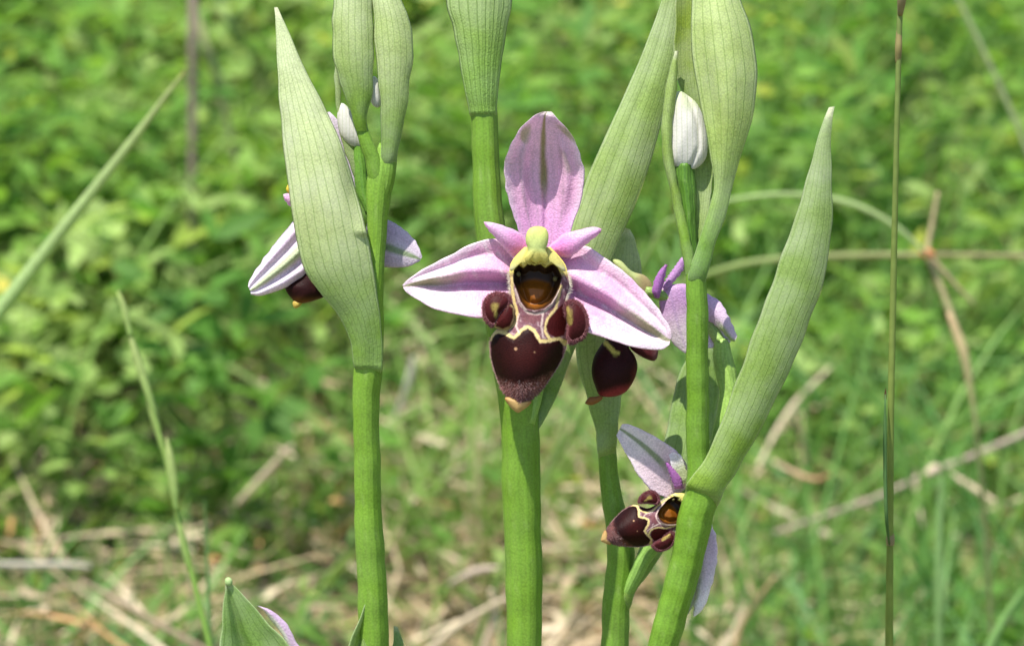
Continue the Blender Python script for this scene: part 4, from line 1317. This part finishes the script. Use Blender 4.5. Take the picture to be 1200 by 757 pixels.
leaf('sepal', fc, [pr6((98, 60), (118, 20), -66), pr6((112, 90), (150, 24), -64), pr6((140, 140), (230, 62), -64), pr6((178, 205), (310, 115), -66), pr6((225, 258), (350, 170), -70), pr6((290, 290), (370, 230), -76)],
     M_SEPAL, cup=0.25, thick=3, nu=33, nv=60, colf=lambda u, v: lay(pink(base=(0.78, 0.62, 0.68), pale=(0.84, 0.77, 0.74), seed=51)(u, v), (0.20, 0.28, 0.09), .85 * (1 - sm(np.abs(u - .15), .08, .2)) * (1 - sm(v, .55, .8))), seed=43)
leaf('sepal', fc, [pr6((370, 702), (378, 702), -76), pr6((372, 670), (410, 670), -76), pr6((385, 600), (438, 590), -78), pr6((390, 510), (455, 500), -80), pr6((380, 420), (452, 420), -82), pr6((350, 340), (428, 345), -84)],
     M_SEPAL, cup=-0.3, thick=3, nu=29, nv=60, colf=lambda u, v: lay(pink(base=(0.66, 0.52, 0.62), pale=(0.88, 0.85, 0.80), seed=52)(u, v), (0.40, 0.48, 0.26), .6 * sm(-u, .4, .8)), seed=44)
leaf('sepal', fc, [pr6((345, 690), (355, 696), -82), pr6((358, 620), (385, 625), -84), pr6((372, 540), (398, 545), -86), pr6((370, 440), (400, 450), -88)], M_SEPAL, cup=-.3, thick=3, nu=15, nv=40, colf=lambda u, v: np.tile([0.44, 0.50, 0.34], (len(u), 1)), seed=45)
leaf('petal', fc, [pr6((284, 130), (298, 118), -58), pr6((290, 160), (330, 135), -58), pr6((305, 200), (345, 180), -60), pr6((325, 235), (360, 225), -62)], M_SEPAL, cup=.3, thick=3, nu=15, nv=30, colf=lambda u, v: lerp3((0.82, 0.78, 0.80), (0.52, 0.58, 0.28), sm(v, .2, .7)), seed=46)
leaf('petal', fc, [pr6((272, 160), (278, 154), -57), pr6((285, 195), (308, 185), -57), pr6((296, 225), (330, 215), -58), pr6((306, 252), (335, 248), -60)], M_SEPAL, cup=-.4, thick=3, nu=15, nv=30, colf=lambda u, v: np.tile([0.36, 0.10, 0.38], (len(u), 1)), seed=47)
build_lip(fc, low_map, SC6, 300)
build_lobes(fc, low_map, SC6, 350)
build_column(fc, low_map, SC6)
build_tip(fc, low_map, SC6)
tube('ovary', fc, [(790, 600, -84, 8), (775, 625, -98, 9), (755, 655, -112, 9), (738, 688, -126, 7), (728, 705, -138, 4)], M_STEM, (0.24, 0.42, 0.08), n=24)

# ================= right orchid
Dp = plant('orchid_plant', 'right-hand orchid with a white bud on top and a long bract leaning right', 776, 757, float(zv(757)) + 10)
zD = lambda y: float(zv(y)) + 4
tube('stem', Dp, [(815, 316, zD(316), 11.5), (816, 345, zD(345), 12.5), (817, 420, zD(420), 13), (817, 500, zD(500), 13.5), (819, 540, zD(540), 14.5), (821, 560, zD(560), 17.5), (822, 577, zD(577), 20), (816, 602, zD(602), 20.5), (808, 640, zD(640), 19.5), (801, 668, zD(668), 19), (790, 710, zD(710), 18.5), (776, 757, zD(757), 17.5), (770, 780, zD(780), 17.5)],
     M_STEM, (0.15, 0.29, 0.024), ground=True, n=90, nr=26, ribs=5, rib_a=0.035)
leaf('bract', Dp, [(972, 126, 978, 125, 14), (966, 140, 975, 140, 17), (957, 165, 974, 172, 21), (948, 198, 975, 210, 25), (938, 235, 975, 262, 27), (925, 275, 968, 318, 27), (905, 330, 950, 374, 24), (885, 384, 925, 435, 18), (866, 438, 902, 482, 8), (845, 496, 880, 524, -4), (826, 536, 862, 554, -14), (813, 555, 851, 570, -17), (804, 568, 845, 585, -22), (803, 576, 840, 594, -36)],
     M_BRACT, cup=-0.30, thick=2.6, nu=41, nv=130, colf=bractcol(tip=(0.27, 0.38, 0.17), mid=(0.25, 0.38, 0.12), base=(0.26, 0.42, 0.07)), seed=61, wav=1.2)
leaf('bract', Dp, [(818, -150, 824, -150, -20), (813, -90, 842, -90, 0), (812, -40, 856, -40, 15), (811, 0, 868, 0, 25), (809, 32, 880, 32, 31), (811, 62, 886, 66, 34), (816, 97, 887, 100, 35), (823, 136, 882, 136, 32), (832, 182, 869, 182, 26), (836, 218, 858, 220, 21), (829, 250, 850, 254, 20), (817, 290, 837, 290, 20), (806, 325, 829, 322, 18), (810, 345, 826, 340, 6)],
     M_BRACT, cup=-0.45, thick=2.6, nu=41, nv=120, colf=bractcol(tip=(0.44, 0.55, 0.30), mid=(0.41, 0.53, 0.21), base=(0.15, 0.33, 0.025)), seed=62, zf=lambda u, v: .25 * np.exp(-((u + .55) / .25) ** 2) * np.exp(-((v - .55) / .12) ** 2) * -1)
leaf('bract', Dp, [(795, -60, 800, -60, -14), (792, 0, 822, 0, -14), (790, 50, 824, 50, -12), (792, 85, 824, 85, -10), (800, 112, 824, 118, -10), (812, 140, 826, 145, -10)], M_BRACT, cup=0.4, thick=2.6, nu=21, nv=50, colf=bractcol(tip=(0.26, 0.36, 0.08), mid=(0.24, 0.34, 0.06), base=(0.2, 0.32, 0.05)), seed=63)
leaf('bract', Dp, [(790, 60, 795, 60, 8), (780, 105, 793, 105, 10), (775, 150, 788, 150, 10), (778, 190, 791, 198, 9), (787, 232, 800, 240, 8), (796, 280, 810, 284, 14), (803, 322, 818, 322, 15)], M_BRACT, cup=-.6, thick=5, nu=21, nv=70, colf=bractcol(tip=(0.30, 0.42, 0.12), mid=(0.28, 0.42, 0.10), base=(0.20, 0.38, 0.04)), seed=64)
leaf('bract', Dp, [(812, 170, 834, 170, -16), (811, 200, 836, 200, -14), (812, 235, 832, 240, -12), (812, 275, 824, 278, -8), (810, 310, 820, 310, -6)], M_BRACT, cup=.3, thick=2.6, nu=17, nv=50, colf=bractcol(tip=(0.32, 0.44, 0.16), mid=(0.30, 0.43, 0.14)), seed=65)
BUD_SEAM = [(803, 108), (812, 128), (818, 150), (819, 172), (812, 190), (806, 199)]
pillow('bud', Dp, [(788, 114), (796, 107), (806, 112), (817, 122), (825, 140), (829, 165), (827, 186), (815, 198), (801, 199), (788, 192), (784, 170), (785, 140)], M_BUD, h=15, z0=-2,
       colf=lambda X, Y: lay(lay(white_bud(X, Y), (0.50, 0.58, 0.28), .7 * (1 - sm(Y + 8 * vnoise(X, Y, 2, .3), 112, 136))), (0.52, 0.50, 0.44), .55 * (1 - sm(ldist(X, Y, BUD_SEAM), .6, 2.2))),
       zfun=lambda X, Y: -3.0 * np.exp(-(ldist(X, Y, BUD_SEAM) / 2.2) ** 2) + 1.5 * vnoise(X, Y, 17, .16), rings=18, nb=80)
tube('bud_stalk', Dp, [(802, 192, -4, 11), (803, 215, -4, 11), (806, 245, -3, 9), (809, 280, -2, 7), (812, 312, -2, 6)], M_STEM, (0.07, 0.17, 0.015), n=30, ribs=4, rib_a=.12)
fd = flower_at(Dp, 780, 360, -50)
c3 = lambda X, Y: (660 + X / 3.986, 250 + Y / 3.986)
c5 = lambda X, Y: (660 + X / 5.407, 380 + Y / 5.407)
pr3 = lambda a, b_, z: (*c3(*a), *c3(*b_), z)
vio = lambda k: (lambda u, v: lay(lerp3((0.56, 0.36, 0.58), (0.46, 0.24, 0.58), v) * k, (0.70, 0.60, 0.74), .5 * sm(np.abs(u), .6, 1)))
leaf('petal', fd, [pr3((474, 238), (486, 240), -46), pr3((448, 270), (480, 275), -46), pr3((422, 320), (470, 325), -48), pr3((416, 365), (455, 375), -50), pr3((428, 395), (448, 398), -54)], M_SEPAL, cup=-.5, thick=2.6, nu=19, nv=40, colf=lambda u, v: lay(np.tile([0.44, 0.16, 0.50], (len(u), 1)), (0.20, 0.05, 0.16), .6 * (1 - sm(v, 0, .15))), seed=71)
leaf('petal', fd, [pr3((552, 205), (572, 212), -58), pr3((520, 250), (562, 262), -58), pr3((485, 300), (520, 318), -58), pr3((460, 345), (480, 360), -58)], M_SEPAL, cup=-.4, thick=2.6, nu=17, nv=36, colf=lambda u, v: np.tile([0.52, 0.27, 0.56], (len(u), 1)), seed=72)
leaf('sepal', fd, [pr3((585, 660), (600, 660), -64), pr3((540, 635), (640, 610), -64), pr3((490, 570), (660, 500), -62), pr3((455, 470), (650, 400), -60), pr3((450, 390), (610, 345), -60), pr3((470, 335), (560, 328), -62)], M_SEPAL, cup=-.2, thick=3, nu=31, nv=60,
     colf=lambda u, v: lay(lerp3((0.70, 0.62, 0.66), (0.56, 0.33, 0.58), sm(v, .25, .8)), (0.40, 0.26, 0.50), .4 * (1 - sm(np.abs(np.abs(u) - .35), .03, .1))), seed=73)
leaf('sepal', fd, [pr3((812, 575), (800, 600), -40), pr3((800, 540), (775, 590), -42), pr3((770, 475), (735, 545), -44), pr3((735, 415), (690, 510), -46), pr3((690, 385), (640, 480), -50), pr3((620, 345), (560, 430), -56)], M_SEPAL, cup=-.4, thick=3.5, nu=27, nv=56,
     colf=lambda u, v: lay(lerp3((0.76, 0.64, 0.74), (0.58, 0.36, 0.60), v), (0.42, 0.55, 0.22), sm(u, .1, .7) * (1 - sm(v, .25, .55))), seed=74)
leaf('sepal', fd, [pr3((782, 600), (770, 616), -54), pr3((770, 560), (730, 624), -56), pr3((742, 505), (680, 630), -58), pr3((680, 470), (630, 620), -62), pr3((610, 440), (590, 580), -66)], M_SEPAL, cup=.3, thick=3.5, nu=27, nv=50,
     colf=lambda u, v: lay(lerp3((0.74, 0.66, 0.76), (0.46, 0.26, 0.54), sm(v, .3, .9)), (0.30, 0.12, 0.36), .6 * sm(v, .55, .8)), seed=75)
pillow('column', fd, [c3(*q) for q in ((232, 218), (270, 222), (320, 270), (380, 290), (415, 330), (420, 380), (390, 400), (350, 360), (300, 310), (250, 260))], M_COLUMN, h=8, z0=-62,
       colf=lambda X, Y: lay(np.tile([0.40, 0.46, 0.18], (len(X), 1)), (0.34, 0.27, 0.13), sm(X, 740, 756)), rings=8, nb=48)


def dlip(X, Y):
    u = (X - 660) * 5.407
    w = (Y - 380) * 5.407
    c = np.tile([0.022, 0.0045, 0.005], (len(X), 1))
    c = lay(c, (0.20, 0.025, 0.030), sm(w - 0.28 * (u - 330) * -1 + 6 * vnoise(u, w, 3, .05), 380, 440) + 0.0)  # light on the lower rim, painted in as red
    c = lay(c, (0.12, 0.015, 0.018), .8 * sm(u, 415, 470) * sm(w, 230, 330))
    c = lay(c, (0.45, 0.45, 0.10), .9 * (1 - sm(ldist(u, w, [(265, 115), (300, 150), (325, 180), (345, 182)]), 8, 20)))
    return c


pillow('lip', fd, [c5(*q) for q in ((275, 92), (230, 145), (196, 205), (181, 270), (184, 335), (205, 400), (228, 448), (270, 460), (340, 455), (400, 425), (448, 355), (471, 275), (456, 205), (420, 155), (405, 110), (340, 88))], M_LIP, h=20, z0=-48, hb=12, colf=dlip, rings=14, nb=80)
pillow('lip_tip', fd, [c5(*q) for q in ((240, 452), (200, 458), (165, 462), (142, 490), (142, 504), (180, 512), (222, 495), (250, 470))], M_COLUMN, h=4, z0=-44, colf=lambda X, Y: np.tile([0.26, 0.11, 0.03], (len(X), 1)), rings=6, nb=40)
pillow('side_lobe', fd, [c5(*q) for q in ((430, 110), (425, 150), (470, 190), (530, 222), (575, 232), (596, 210), (602, 160), (590, 120), (500, 100))], M_LIP, h=9, z0=-54, colf=lambda X, Y: lay(np.tile([0.06, 0.012, 0.014], (len(X), 1)), (0.22, 0.10, 0.11), sm(X, 762, 770) * .6), rings=8, nb=48)
tube('ovary', fd, [(844, 398, -56, 8), (846, 415, -54, 11), (851, 440, -52, 11.5), (853, 470, -50, 11), (842, 515, -48, 9), (828, 555, -48, 6)], M_STEM, (0.30, 0.47, 0.10), n=40, ribs=5, rib_a=.08)
tube('ovary_neck', fd, [(755, 340, -60, 6), (790, 352, -66, 7), (825, 375, -64, 7), (845, 402, -54, 7)], M_STEM, (0.30, 0.44, 0.12), n=24)

# ================= two shoot tips at the bottom edge
E = plant('orchid_shoot', 'broad pointed leaf tip at the bottom edge with a pink sepal behind it', 292, 840, -130)
E['category'] = 'orchid'
leaf('bract', E, [(264, 682, 268, 680, -96), (263, 696, 278, 689, -97), (261, 715, 295, 708, -99), (259, 740, 316, 732, -103), (256, 775, 345, 765, -108), (254, 830, 362, 830, -116), (262, 890, 350, 890, -124), (280, 940, 318, 940, -132)], M_BRACT,
     cup=0.35, thick=2.6, nu=33, nv=80, colf=bractcol(tip=(0.27, 0.45, 0.13), mid=(0.27, 0.45, 0.13)), seed=81, zf=lambda u, v: -.35 * np.exp(-((u + .3) / .2) ** 2))
pillow('leaf_tip', E, [(264, 678), (268, 676), (272, 679), (272, 684), (268, 687), (264, 684)], M_STEM, h=4, z0=-94, colf=lambda X, Y: np.tile([0.40, 0.55, 0.22], (len(X), 1)), rings=5, nb=24)
leaf('sepal', E, [(301, 709, 305, 710, -124), (309, 716, 318, 715, -124), (322, 732, 336, 730, -126), (334, 750, 345, 748, -128), (340, 780, 362, 780, -132), (335, 830, 350, 830, -136)], M_SEPAL, cup=-.3, thick=2.6, nu=15, nv=40,
     colf=lambda u, v: lay(np.tile([0.70, 0.52, 0.70], (len(u), 1)), (0.74, 0.80, 0.60), sm(-u, .0, .6) * (1 - sm(v, .3, .6))), seed=82)
tube('stem', E, [(296, 900, -134, 14), (298, 980, -150, 16)], M_STEM, G_STEM, ground=True, n=12)
F = plant('orchid_shoot', 'narrow folded leaf tip in front of the left orchid stem at the bottom edge', 428, 850, -60)
F['category'] = 'orchid'
leaf('bract', F, [(442, 675, 445, 677, -68), (435, 691, 444, 690, -69), (427, 710, 442, 708, -71), (419, 730, 441, 728, -74), (408, 757, 441, 755, -78), (398, 800, 446, 800, -84), (402, 870, 444, 870, -94), (414, 930, 436, 930, -102)], M_BRACT,
     cup=0.2, thick=2.6, nu=31, nv=70, colf=bractcol(tip=(0.30, 0.44, 0.17), mid=(0.27, 0.42, 0.14)), seed=83, zf=lambda u, v: -.6 * np.exp(-((u + .3) / .18) ** 2) + .25 * sm(-u, .4, .9))
leaf('bract', F, [(462, 733, 466, 734, -130), (461, 745, 470, 745, -131), (458, 765, 474, 765, -133), (452, 820, 472, 820, -138), (440, 900, 456, 900, -130)], M_BRACT, cup=-.3, thick=2.6, nu=15, nv=40, colf=bractcol(tip=(0.24, 0.40, 0.14), mid=(0.18, 0.34, 0.08)), seed=84)
tube('stem', F, [(428, 890, -112, 11), (430, 970, -122, 12)], M_STEM, G_STEM, ground=True, n=12)

for o in bpy.data.objects:
    if '_w' in o: del o['_w']
